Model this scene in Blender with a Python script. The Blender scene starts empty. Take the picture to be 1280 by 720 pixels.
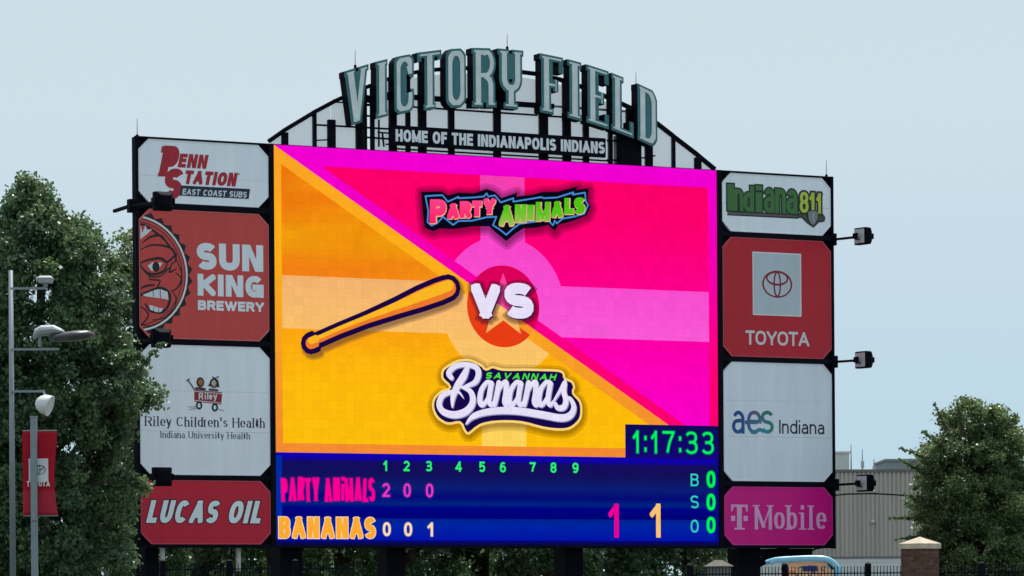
import bpy, math, random
import numpy as np
from mathutils import Matrix, Vector
from mathutils.geometry import delaunay_2d_cdt
random.seed(5); R = np.random.RandomState(7)
scene = bpy.context.scene
C = scene.collection
PI = math.pi

# ------------------------------------------------------------------ camera
F = 4500.0; ROLL = math.radians(-0.395); HOR = 750.8; EYE = 2.0
cd = bpy.data.cameras.new('camera'); cam = bpy.data.objects.new('camera', cd); C.objects.link(cam)
cd.sensor_width = 36; cd.lens = 36*F/1280; cd.shift_y = (HOR-360)/1280; cd.clip_end = 5000; cd.clip_start = 0.5
COSR, SINR = math.cos(ROLL), math.sin(ROLL)
cam.matrix_world = Matrix(((COSR, -SINR, 0, 0), (0, 0, -1, 0), (SINR, COSR, 0, EYE), (0, 0, 0, 1)))
scene.camera = cam
# ------------------------------------------------------------------ light
SUN_EL, SUN_AZ = math.radians(66), math.radians(22)      # azimuth from +Y (behind the board) towards +X
EXPO = 0.6
scene.view_settings.view_transform = 'Standard'; scene.view_settings.look = 'None'
scene.view_settings.exposure = EXPO; scene.view_settings.gamma = 1
w = bpy.data.worlds.new('World'); scene.world = w; w.use_nodes = True
wn = w.node_tree; bg = wn.nodes['Background']
sky = wn.nodes.new('ShaderNodeTexSky'); sky.sky_type = 'NISHITA'; sky.sun_disc = False
sky.sun_elevation = SUN_EL; sky.sun_rotation = SUN_AZ
sky.air_density = 0.6; sky.dust_density = 0.4; sky.ozone_density = 4.0; sky.altitude = 200
hz = wn.nodes.new('ShaderNodeMix'); hz.data_type = 'RGBA'; hz.inputs[0].default_value = .92      # thin white summer haze over the whole sky
tcw = wn.nodes.new('ShaderNodeTexCoord'); sx_ = wn.nodes.new('ShaderNodeSeparateXYZ'); wn.links.new(tcw.outputs['Generated'], sx_.inputs[0])
mrw = wn.nodes.new('ShaderNodeMapRange'); mrw.inputs['From Min'].default_value = .03; mrw.inputs['From Max'].default_value = .135; wn.links.new(sx_.outputs[2], mrw.inputs[0])
hc = wn.nodes.new('ShaderNodeMix'); hc.data_type = 'RGBA'; hc.inputs[6].default_value = (3.15, 4.35, 5.0, 1); hc.inputs[7].default_value = (4.25, 4.95, 5.25, 1)
wn.links.new(mrw.outputs[0], hc.inputs[0]); wn.links.new(hc.outputs[2], hz.inputs[7]); wn.links.new(sky.outputs[0], hz.inputs[6]); wn.links.new(hz.outputs[2], bg.inputs[0]); bg.inputs[1].default_value = 0.10
sd = bpy.data.lights.new('sun', 'SUN'); sd.energy = 3.8; sd.angle = math.radians(0.55); sd.color = (1, .95, .87)
sun = bpy.data.objects.new('sun', sd); C.objects.link(sun)
sv = Vector((math.sin(SUN_AZ)*math.cos(SUN_EL), math.cos(SUN_AZ)*math.cos(SUN_EL), math.sin(SUN_EL)))
sun.rotation_euler = sv.to_track_quat('Z', 'Y').to_euler(); sun.location = (0, 100, 60)

# ------------------------------------------------------------------ geometry of the place
PSI = math.radians(28.067); ZB = 126.0; GZ = 1.5
U = Vector((math.cos(PSI), math.sin(PSI), 0)); N = Vector((math.sin(PSI), -math.cos(PSI), 0))
O = Vector((0, ZB, EYE))
def ray(px, py):
    x = (px-640)/F; y = -(py-HOR)/F
    return Vector((COSR*x-SINR*y, 1, SINR*x+COSR*y))
def bp(px, py, w=0.0):
    """board coordinates (u along the board, v above eye height) on the plane w metres in front of its face"""
    d = ray(px, py); t = ((O+N*w).dot(N))/Vector((d.x, d.y, 0)).dot(N)
    p = d*t
    return (p-Vector((0, ZB, 0))).dot(U), p.z
def wp(px, py, dist):
    d = ray(px, py)*dist
    return Vector((d.x, d.y, d.z+EYE))
def bworld(u, w_, v):
    return O + U*u + N*w_ + Vector((0, 0, v))

# ------------------------------------------------------------------ materials
def lin(c):
    return tuple((x/255/12.92 if x/255 <= .04045 else ((x/255+.055)/1.055)**2.4) for x in c)
def mat(name, rgb=None, rough=.6, metal=0., spec=.5, noise=0., nscale=3., bump=0., bscale=20., attr=None, attrmul=1., streak=0.):
    m = bpy.data.materials.new(name); m.use_nodes = True; nt = m.node_tree; b = nt.nodes['Principled BSDF']
    b.inputs['Roughness'].default_value = rough; b.inputs['Metallic'].default_value = metal
    b.inputs['Specular IOR Level'].default_value = spec
    tc = nt.nodes.new('ShaderNodeTexCoord')
    if attr:
        a = nt.nodes.new('ShaderNodeAttribute'); a.attribute_name = attr; out = a.outputs['Color']
    else:
        r_ = nt.nodes.new('ShaderNodeRGB'); r_.outputs[0].default_value = (*rgb, 1); out = r_.outputs[0]
    if noise or streak:
        nz = nt.nodes.new('ShaderNodeTexNoise'); nz.inputs['Scale'].default_value = nscale; nz.inputs['Detail'].default_value = 6
        mp = nt.nodes.new('ShaderNodeMapping'); nt.links.new(tc.outputs['Object'], mp.inputs[0])
        if streak: mp.inputs['Scale'].default_value = (3, 3, .35)
        nt.links.new(mp.outputs[0], nz.inputs['Vector'])
        mr = nt.nodes.new('ShaderNodeMapRange'); a_ = max(noise, streak)
        mr.inputs['From Min'].default_value = .3; mr.inputs['From Max'].default_value = .7
        mr.inputs['To Min'].default_value = 1-a_; mr.inputs['To Max'].default_value = 1+a_*.6
        nt.links.new(nz.outputs[0], mr.inputs[0])
        mx = nt.nodes.new('ShaderNodeVectorMath'); mx.operation = 'SCALE'
        nt.links.new(out, mx.inputs[0]); nt.links.new(mr.outputs[0], mx.inputs['Scale']); out = mx.outputs[0]
    nt.links.new(out, b.inputs['Base Color'])
    if bump:
        n2 = nt.nodes.new('ShaderNodeTexNoise'); n2.inputs['Scale'].default_value = bscale; n2.inputs['Detail'].default_value = 5
        nt.links.new(tc.outputs['Object'], n2.inputs['Vector'])
        bm_ = nt.nodes.new('ShaderNodeBump'); bm_.inputs['Strength'].default_value = bump; bm_.inputs['Distance'].default_value = .02
        nt.links.new(n2.outputs[0], bm_.inputs['Height']); nt.links.new(bm_.outputs[0], b.inputs['Normal'])
    return m
M = {}
M['black'] = mat('black_painted_steel', (.004, .0045, .010), .7, 0, .07, noise=.35, nscale=2)
M['post'] = mat('dark_sign_steel', (.004, .004, .010), .7, 0, .06, noise=.3, nscale=4)
M['print'] = mat('weathered_vinyl_print', None, .42, 0, .35, noise=.05, nscale=1.1, attr='col', streak=.055, bump=.25, bscale=.9)
M['teal'] = mat('teal_sign_enamel', (.03, .17, .19), .45, 0, .5, noise=.2, nscale=3)
M['silver'] = mat('silver_letter_face', (.66, .74, .77), .4, 0, .5, noise=.12, nscale=2.5)
M['letterwhite'] = mat('white_letter_face', (.72, .75, .78), .5, noise=.08)
M['galv'] = mat('galvanised_pole', (.23, .28, .32), .5, .2, .5, noise=.12, nscale=3)
M['lampgrey'] = mat('grey_lamp_casting', (.38, .42, .45), .45, .1, .5, noise=.1)
M['lens'] = mat('flood_lens', (.5, .52, .55), .15, 0, .8, noise=.1)
M['banner'] = mat('banner_cloth', None, .8, 0, .2, noise=.12, nscale=3, attr='col')
M['stone'] = mat('limestone_cap', (.50, .43, .33), .85, 0, .3, noise=.2, nscale=5, bump=.5, bscale=40)
M['mortar'] = mat('mortar', (.16, .12, .10), .9, noise=.2)
M['brick'] = mat('brown_brick', None, .85, 0, .25, noise=.3, nscale=9, attr='col', bump=.5, bscale=40)
M['cladding'] = mat('ribbed_grey_cladding', (.50, .46, .43), .6, .0, .5, noise=.10, nscale=.5, streak=.12)
M['whiteblock'] = mat('painted_block', (.74, .77, .80), .7, 0, .4, noise=.1, nscale=1, bump=.2)
M['trim'] = mat('roof_trim', (.16, .16, .16), .5, noise=.1)
M['farwall'] = mat('pale_far_wall', (.62, .63, .62), .8, noise=.06)
M['fargrey'] = mat('grey_far_wall', (.26, .29, .31), .8, noise=.1)
M['bark'] = mat('bark', (.07, .055, .045), .9, 0, .2, noise=.4, nscale=6, bump=.6)
M['blue'] = mat('pale_blue_gel_coat', (.20, .48, .66), .3, 0, .6, noise=.08)
M['whitepipe'] = mat('white_pipe', (.6, .6, .58), .5, noise=.15)
M['shingle'] = mat('tan_shingles', (.6, .54, .42), .9, noise=.25, nscale=8)
M['concrete'] = mat('concrete', (.2, .2, .205), .9, noise=.2, nscale=2)
def screen_mat():
    m = bpy.data.materials.new('led_screen'); m.use_nodes = True; nt = m.node_tree; nt.nodes.clear()
    out = nt.nodes.new('ShaderNodeOutputMaterial'); em = nt.nodes.new('ShaderNodeEmission'); tr = nt.nodes.new('ShaderNodeBsdfTransparent')
    mix = nt.nodes.new('ShaderNodeMixShader'); a = nt.nodes.new('ShaderNodeAttribute'); a.attribute_name = 'col'
    tc = nt.nodes.new('ShaderNodeTexCoord'); sp = nt.nodes.new('ShaderNodeSeparateXYZ'); cb = nt.nodes.new('ShaderNodeCombineXYZ')
    nt.links.new(tc.outputs['Object'], sp.inputs[0]); nt.links.new(sp.outputs[0], cb.inputs[0]); nt.links.new(sp.outputs[2], cb.inputs[1])
    br = nt.nodes.new('ShaderNodeTexBrick'); br.offset = 0; br.inputs['Scale'].default_value = 1
    br.inputs['Color1'].default_value = (.955, .955, .955, 1); br.inputs['Color2'].default_value = (1.03, 1.03, 1.03, 1); br.inputs['Mortar'].default_value = (.89, .89, .89, 1)
    br.inputs['Mortar Size'].default_value = .009; br.inputs['Mortar Smooth'].default_value = .5
    br.inputs['Brick Width'].default_value = .32; br.inputs['Row Height'].default_value = .32; br.inputs['Bias'].default_value = 0
    nt.links.new(cb.outputs[0], br.inputs['Vector'])
    nz = nt.nodes.new('ShaderNodeTexNoise'); nz.inputs['Scale'].default_value = 22; nz.inputs['Detail'].default_value = 3
    nt.links.new(cb.outputs[0], nz.inputs['Vector'])
    mr = nt.nodes.new('ShaderNodeMapRange'); mr.inputs['From Min'].default_value = .3; mr.inputs['From Max'].default_value = .7
    mr.inputs['To Min'].default_value = .90; mr.inputs['To Max'].default_value = 1.08; nt.links.new(nz.outputs[0], mr.inputs[0])
    v1 = nt.nodes.new('ShaderNodeVectorMath'); v1.operation = 'MULTIPLY'; nt.links.new(a.outputs['Color'], v1.inputs[0]); nt.links.new(br.outputs[0], v1.inputs[1])
    v2 = nt.nodes.new('ShaderNodeVectorMath'); v2.operation = 'SCALE'; nt.links.new(v1.outputs[0], v2.inputs[0]); nt.links.new(mr.outputs[0], v2.inputs['Scale'])
    nt.links.new(v2.outputs[0], em.inputs[0]); em.inputs[1].default_value = 2**(-EXPO)
    nt.links.new(a.outputs['Alpha'], mix.inputs[0]); nt.links.new(tr.outputs[0], mix.inputs[1]); nt.links.new(em.outputs[0], mix.inputs[2])
    nt.links.new(mix.outputs[0], out.inputs[0])
    return m
M['screen'] = screen_mat()
def mesh_mat():
    m = bpy.data.materials.new('perforated_sheet'); m.use_nodes = True; nt = m.node_tree; b = nt.nodes['Principled BSDF']
    out = nt.nodes['Material Output']
    b.inputs['Base Color'].default_value = (.55, .56, .60, 1); b.inputs['Roughness'].default_value = .5
    tr = nt.nodes.new('ShaderNodeBsdfTransparent'); mix = nt.nodes.new('ShaderNodeMixShader')
    tc = nt.nodes.new('ShaderNodeTexCoord'); nz = nt.nodes.new('ShaderNodeTexNoise'); nz.inputs['Scale'].default_value = 40
    nt.links.new(tc.outputs['Object'], nz.inputs['Vector'])
    mr = nt.nodes.new('ShaderNodeMapRange'); mr.inputs['To Min'].default_value = .36; mr.inputs['To Max'].default_value = .60; nt.links.new(nz.outputs[0], mr.inputs[0])
    nt.links.new(mr.outputs[0], mix.inputs[0]); nt.links.new(tr.outputs[0], mix.inputs[1]); nt.links.new(b.outputs[0], mix.inputs[2])
    nt.links.new(mix.outputs[0], out.inputs[0])
    return m
M['mesh'] = mesh_mat()
def leaf_mat(name, a, b_, trans=.42):
    m = bpy.data.materials.new(name); m.use_nodes = True; nt = m.node_tree; nt.nodes.clear()
    out = nt.nodes.new('ShaderNodeOutputMaterial'); at = nt.nodes.new('ShaderNodeAttribute'); at.attribute_name = 'tone'
    mx = nt.nodes.new('ShaderNodeMix'); mx.data_type = 'RGBA'; mx.inputs[6].default_value = (*a, 1); mx.inputs[7].default_value = (*b_, 1)
    nt.links.new(at.outputs['Fac'], mx.inputs[0])
    p = nt.nodes.new('ShaderNodeBsdfPrincipled'); p.inputs['Roughness'].default_value = .42; p.inputs['Specular IOR Level'].default_value = .65
    t = nt.nodes.new('ShaderNodeBsdfTranslucent'); mix = nt.nodes.new('ShaderNodeMixShader'); mix.inputs[0].default_value = trans
    hs = nt.nodes.new('ShaderNodeHueSaturation'); hs.inputs['Value'].default_value = 1.3; hs.inputs['Hue'].default_value = .485
    nt.links.new(mx.outputs[2], p.inputs['Base Color']); nt.links.new(mx.outputs[2], hs.inputs['Color']); nt.links.new(hs.outputs[0], t.inputs[0])
    nt.links.new(p.outputs[0], mix.inputs[1]); nt.links.new(t.outputs[0], mix.inputs[2]); nt.links.new(mix.outputs[0], out.inputs[0])
    return m
M['leaf'] = leaf_mat('dark_leaves', (.030, .080, .045), (.115, .195, .075))
M['leaf2'] = leaf_mat('mid_leaves', (.045, .10, .045), (.15, .225, .075))

# ------------------------------------------------------------------ helpers
def tag(o, label=None, cat=None, group=None, kind=None):
    if label: o['label'] = label
    if cat: o['category'] = cat
    if group: o['group'] = group
    if kind: o['kind'] = kind
    return o
def thing(name, label, cat, loc, rz=0, group=None):
    o = bpy.data.objects.new(name, None); C.objects.link(o); o.location = loc; o.rotation_euler = (0, 0, rz); o.empty_display_size = .3
    return tag(o, label, cat, group)
class MB:
    """collects vertices and faces, builds one mesh object"""
    def __init__(s): s.v = []; s.f = []; s.c = []; s.smooth = False
    def add(s, vs, fs, col=None):
        n = len(s.v); s.v += [tuple(p) for p in vs]; s.f += [tuple(i+n for i in f) for f in fs]
        s.c += [col or (1, 1, 1, 1)]*len(vs); return s
    def box(s, a, b, col=None):
        x0, y0, z0 = [min(a[i], b[i]) for i in range(3)]; x1, y1, z1 = [max(a[i], b[i]) for i in range(3)]
        return s.add([(x0, y0, z0), (x1, y0, z0), (x1, y1, z0), (x0, y1, z0), (x0, y0, z1), (x1, y0, z1), (x1, y1, z1), (x0, y1, z1)],
              [(0, 3, 2, 1), (4, 5, 6, 7), (0, 1, 5, 4), (1, 2, 6, 5), (2, 3, 7, 6), (3, 0, 4, 7)], col)
    def tube(s, pts, r, n=8, col=None, r1=None):
        pts = [Vector(p) for p in pts]; vs = []; k = len(pts); r1 = r if r1 is None else r1
        for i, p in enumerate(pts):
            d = (pts[min(i+1, k-1)]-pts[max(i-1, 0)]).normalized()
            a = d.orthogonal().normalized() if abs(d.z) > .99 or True else None
            up = Vector((0, 0, 1)) if abs(d.z) < .9 else Vector((1, 0, 0))
            a = d.cross(up).normalized(); b = d.cross(a); rr = r+(r1-r)*i/(k-1)
            vs += [p+a*math.cos(2*PI*j/n)*rr+b*math.sin(2*PI*j/n)*rr for j in range(n)]
        fs = [(i*n+j, i*n+(j+1) % n, (i+1)*n+(j+1) % n, (i+1)*n+j) for i in range(k-1) for j in range(n)]
        fs += [tuple(range(n))[::-1], tuple(range((k-1)*n, k*n))]
        return s.add(vs, fs, col)
    def beam(s, a, b, wd, dp=None):
        """square bar from a to b; wd across, dp deep (local y)"""
        a, b = Vector(a), Vector(b); dp = wd if dp is None else dp
        d = (b-a).normalized(); yv = Vector((0, 1, 0)) if abs(d.y) < .9 else Vector((1, 0, 0))
        sdv = d.cross(yv).normalized(); q = d.cross(sdv).normalized(); h = sdv*wd/2; g = q*dp/2
        vs = [p+i*h+j*g for p in (a, b) for i, j in ((-1, -1), (1, -1), (1, 1), (-1, 1))]
        return s.add(vs, [(0, 1, 2, 3), (7, 6, 5, 4), (0, 4, 5, 1), (1, 5, 6, 2), (2, 6, 7, 3), (3, 7, 4, 0)])
    def build(s, name, m, parent=None, label=None, kind=None, loc=None, bevel=0, smooth=False):
        me = bpy.data.meshes.new(name); me.from_pydata(s.v, [], s.f); me.materials.append(m)
        ca = me.color_attributes.new('col', 'FLOAT_COLOR', 'POINT')
        ca.data.foreach_set('color', np.array(s.c, dtype=np.float32).ravel())
        if smooth: me.polygons.foreach_set('use_smooth', [True]*len(me.polygons))
        me.update()
        o = bpy.data.objects.new(name, me); C.objects.link(o); o.parent = parent
        if loc is not None: o.location = loc
        if label: o['label'] = label
        if kind: o['kind'] = kind
        if bevel:
            bv = o.modifiers.new('bevel', 'BEVEL'); bv.width = bevel; bv.segments = 2; bv.limit_method = 'ANGLE'
        return o
def copy_tree(o, parent=None):
    c = o.copy(); C.objects.link(c); c.parent = parent
    for ch in list(o.children): copy_tree(ch, c)
    return c

# ------------------------------------------------------------------ flat lettering and marks (2D polygons merged without overlap)
def seg_strip(pts, wds):
    """convex quads along a polyline with a width per vertex"""
    P = [np.array(p, float) for p in pts]; n = len(P); L = []; out = []
    for i in range(n):
        if i in (0, n-1) and n > 3 and np.abs(P[0]-P[-1]).sum() < 1e-6: d = P[1]-P[-2]; mit = 1
        elif i == 0: d = P[1]-P[0]; mit = 1
        elif i == n-1: d = P[-1]-P[-2]; mit = 1
        else:
            a = P[i]-P[i-1]; b = P[i+1]-P[i]; a /= (np.linalg.norm(a)+1e-9); b /= (np.linalg.norm(b)+1e-9); d = a+b
            mit = min(2., 1/max(.3, np.linalg.norm(d)/2))
        d = d/(np.linalg.norm(d)+1e-9); nn = np.array([-d[1], d[0]])*wds[i]/2*mit; L.append((P[i]+nn, P[i]-nn))
    for i in range(n-1): out.append([L[i][0], L[i][1], L[i+1][1], L[i+1][0]])
    return out
def clip_box(poly, x0, y0, x1, y1):
    for ax, lim, sg in ((0, x0, 1), (0, x1, -1), (1, y0, 1), (1, y1, -1)):
        o = []; n = len(poly)
        for i in range(n):
            a, b = poly[i], poly[(i+1) % n]; da, db = (a[ax]-lim)*sg, (b[ax]-lim)*sg
            if da >= 0: o.append(a)
            if (da > 0) != (db > 0) and abs(da-db) > 1e-12 and (da >= 0) != (db >= 0):
                t = da/(da-db); o.append(np.array(a)+(np.array(b)-np.array(a))*t)
        poly = o
        if len(poly) < 3: return None
    return poly
def union(polys):
    V = []; Fc = []
    for p in polys:
        if p is None or len(p) < 3: continue
        q = []
        for a in p:
            if not q or abs(a[0]-q[-1][0])+abs(a[1]-q[-1][1]) > 1e-4: q.append(a)
        if len(q) > 2 and abs(q[0][0]-q[-1][0])+abs(q[0][1]-q[-1][1]) < 1e-4: q.pop()
        if len(q) < 3: continue
        ar = sum(q[i][0]*q[(i+1) % len(q)][1]-q[(i+1) % len(q)][0]*q[i][1] for i in range(len(q)))
        if abs(ar) < 1e-6: continue
        if ar < 0: q = q[::-1]
        k = len(V); V += [Vector((float(a[0]), float(a[1]))) for a in q]; Fc.append(list(range(k, k+len(q))))
    if not Fc: return [], []
    vo, _, fo, _, _, of = delaunay_2d_cdt(V, [], Fc, 0, 1e-5, True)
    vx = np.array([(a.x, a.y) for a in vo]); fa = np.array([f[:3] for f in fo if len(f) == 3])
    cen = vx[fa].mean(1); ins = np.zeros(len(fa), bool)
    for fc in Fc:
        q = np.array([(V[i].x, V[i].y) for i in fc]); lo, hi = q.min(0), q.max(0)
        idx = np.where(~ins & (cen[:, 0] >= lo[0]) & (cen[:, 0] <= hi[0]) & (cen[:, 1] >= lo[1]) & (cen[:, 1] <= hi[1]))[0]
        if not len(idx): continue
        X = cen[idx, 0]; Y = cen[idx, 1]; odd = np.zeros(len(idx), bool)
        for i in range(len(q)):
            (xa, ya), (xb, yb) = q[i], q[(i+1) % len(q)]
            if ya == yb: continue
            odd ^= ((ya > Y) != (yb > Y)) & (X < (xb-xa)*(Y-ya)/(yb-ya)+xa)
        ins[idx[odd]] = True
    fs = [tuple(int(j) for j in f) for f in fa[ins]]
    used = sorted({i for f in fs for i in f}); mp = {i: k for k, i in enumerate(used)}
    return [(vo[i].x, vo[i].y) for i in used], [tuple(mp[i] for i in f) for f in fs]
def arc(cx, cy, rx, ry, a0, a1, n=10, e=1.0):
    o = []
    for i in range(n+1):
        a = math.radians(a0+(a1-a0)*i/n); c, s = math.cos(a), math.sin(a)
        o.append((cx+rx*math.copysign(abs(c)**e, c), cy+ry*math.copysign(abs(s)**e, s)))
    return o
E_ = .86
GL = {
 'A': (.9, [[(0, 0), (.5, 1)], [(1, 0), (.5, 1)], [(.2, .3), (.8, .3)]]),
 'B': (.8, [[(0, 0), (0, 1)], [(0, 1)]+arc(.6, .77, .34, .23, 90, -90, 8, E_)+[(0, .54)], [(0, .54)]+arc(.62, .27, .38, .27, 90, -90, 8, E_)+[(0, 0)]]),
 'C': (.82, [arc(.5, .5, .5, .5, 42, 318, 18, E_)]),
 'D': (.82, [[(0, 0), (0, 1)], [(0, 1)]+arc(.45, .5, .55, .5, 90, -90, 12, E_)+[(0, 0)]]),
 'E': (.7, [[(0, 0), (0, 1)], [(0, 1), (1, 1)], [(0, .52), (.9, .52)], [(0, 0), (1, 0)]]),
 'F': (.66, [[(0, 0), (0, 1)], [(0, 1), (1, 1)], [(0, .5), (.88, .5)]]),
 'G': (.86, [arc(.5, .5, .5, .5, 42, 338, 20, E_), [(.55, .45), (1, .45)], [(1, .45), (1, .0)]]),
 'H': (.8, [[(0, 0), (0, 1)], [(1, 0), (1, 1)], [(0, .52), (1, .52)]]),
 'I': (0, [[(.5, 0), (.5, 1)]]),
 'J': (.6, [[(1, 1)]+arc(.5, .3, .5, .3, 0, -180, 10)]),
 'K': (.84, [[(0, 0), (0, 1)], [(0, .38), (1, 1)], [(.3, .56), (1, 0)]]),
 'L': (.64, [[(0, 0), (0, 1)], [(0, 0), (1, 0)]]),
 'M': (1., [[(0, 0), (0, 1)], [(1, 0), (1, 1)], [(0, 1), (.5, .08)], [(1, 1), (.5, .08)]]),
 'N': (.82, [[(0, 0), (0, 1)], [(1, 0), (1, 1)], [(0, 1), (1, 0)]]),
 'O': (.88, [arc(.5, .5, .5, .5, 90, 450, 24, E_)]),
 'P': (.76, [[(0, 0), (0, 1)], [(0, 1)]+arc(.6, .72, .4, .28, 90, -90, 8, E_)+[(0, .44)]]),
 'R': (.8, [[(0, 0), (0, 1)], [(0, 1)]+arc(.6, .74, .38, .26, 90, -90, 8, E_)+[(0, .48)], [(.55, .48), (.98, 0)]]),
 'S': (.76, [arc(.5, .75, .5, .25, 25, 270, 12, E_)+arc(.5, .25, .5, .25, 90, -155, 12, E_)[1:]]),
 'T': (.76, [[(.5, 0), (.5, 1)], [(0, 1), (1, 1)]]),
 'U': (.8, [[(0, 1), (0, .4)]+arc(.5, .38, .5, .38, 180, 360, 12, E_)+[(1, .4), (1, 1)]]),
 'V': (.88, [[(0, 1), (.5, 0)], [(1, 1), (.5, 0)]]),
 'W': (1.2, [[(0, 1), (.27, 0)], [(.5, .95), (.27, 0)], [(.5, .95), (.73, 0)], [(1, 1), (.73, 0)]]),
 'Y': (.84, [[(0, 1), (.5, .42)], [(1, 1), (.5, .42)], [(.5, .45), (.5, 0)]]),
 '0': (.62, [arc(.5, .5, .5, .5, 90, 450, 24, E_)]),
 '1': (.36, [[(.75, 0), (.75, 1)], [(.7, .98), (.0, .72)]]),
 '2': (.64, [arc(.5, .7, .5, .3, 165, -20, 10)+[(.0, .0)], [(0, 0), (1, 0)]]),
 '3': (.62, [arc(.46, .76, .48, .24, 155, -90, 10, E_)+[(.35, .52)], [(.35, .52)]+arc(.48, .26, .52, .26, 90, -155, 12, E_)]),
 '4': (.68, [[(.75, 0), (.75, 1)], [(.72, 1), (0, .26)], [(0, .26), (1, .26)]]),
 '5': (.64, [[(.9, 1), (.12, 1)], [(.14, 1), (.06, .5)], [(.06, .52)]+arc(.47, .32, .53, .32, 115, -150, 12, E_)]),
 '6': (.64, [arc(.5, .3, .5, .3, 90, 450, 18, E_), [(.0, .34)]+arc(.55, .5, .55, .5, 175, 50, 10)]),
 '7': (.62, [[(0, 1), (1, 1)], [(1, .98), (.6, .5), (.38, 0)]]),
 '8': (.62, [arc(.5, .76, .46, .24, 90, 450, 18, E_), arc(.5, .27, .5, .27, 90, 450, 18, E_)]),
 '9': (.64, [arc(.5, .7, .5, .3, 90, 450, 18, E_), [(1, .66)]+arc(.45, .5, .55, .5, -5, -130, 10)]),
 ':': (0, [[(.5, .08), (.5, .16)], [(.5, .66), (.5, .74)]]),
 "'": (0, [[(.5, .76), (.5, 1)]]),
 'a': (.56, [[(1, 0), (1, .42)]+arc(.52, .44, .48, .26, 0, 150, 8), [(1, .42), (.5, .4)]+arc(.4, .2, .4, .2, 90, 270, 8)+[(.6, 0), (1, .12)]]),
 'b': (.6, [[(0, 0), (0, 1)], arc(.5, .35, .5, .35, 90, 450, 18, E_)]),
 'd': (.6, [[(1, 0), (1, 1)], arc(.5, .35, .5, .35, 90, 450, 18, E_)]),
 'e': (.6, [[(0, .37), (1, .37)], arc(.5, .35, .5, .35, 5, 320, 18, E_)]),
 'h': (.56, [[(0, 0), (0, 1)], [(0, .4)]+arc(.5, .42, .5, .28, 180, 0, 10, E_)+[(1, 0)]]),
 'i': (0, [[(.5, 0), (.5, .65)], [(.5, .985), (.5, 1.)]]),
 'l': (0, [[(.5, 0), (.5, 1)]]),
 'm': (.95, [[(0, 0), (0, .7)], arc(.25, .45, .25, .25, 180, 0, 8)+[(.5, 0)], arc(.75, .45, .25, .25, 180, 0, 8)+[(1, 0)]]),
 'n': (.56, [[(0, 0), (0, .7)], [(0, .4)]+arc(.5, .42, .5, .28, 180, 0, 10, E_)+[(1, 0)]]),
 'o': (.62, [arc(.5, .35, .5, .35, 90, 450, 20, E_)]),
 'r': (.36, [[(0, 0), (0, .7)], [(0, .38)]+arc(.75, .38, .75, .32, 180, 75, 6)]),
 's': (.48, [arc(.5, .525, .5, .175, 25, 270, 10)+arc(.5, .175, .5, .175, 90, -155, 10)[1:]]),
 't': (.4, [[(.35, .9), (.35, .12)]+arc(.7, .12, .35, .12, 180, 280, 5), [(0, .68), (.9, .68)]]),
 'v': (.56, [[(0, .7), (.5, 0)], [(1, .7), (.5, 0)]]),
 'y': (.56, [[(0, .7), (.5, .02)], [(1, .7), (.38, -.26), (.1, -.28)]]),
}
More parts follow.
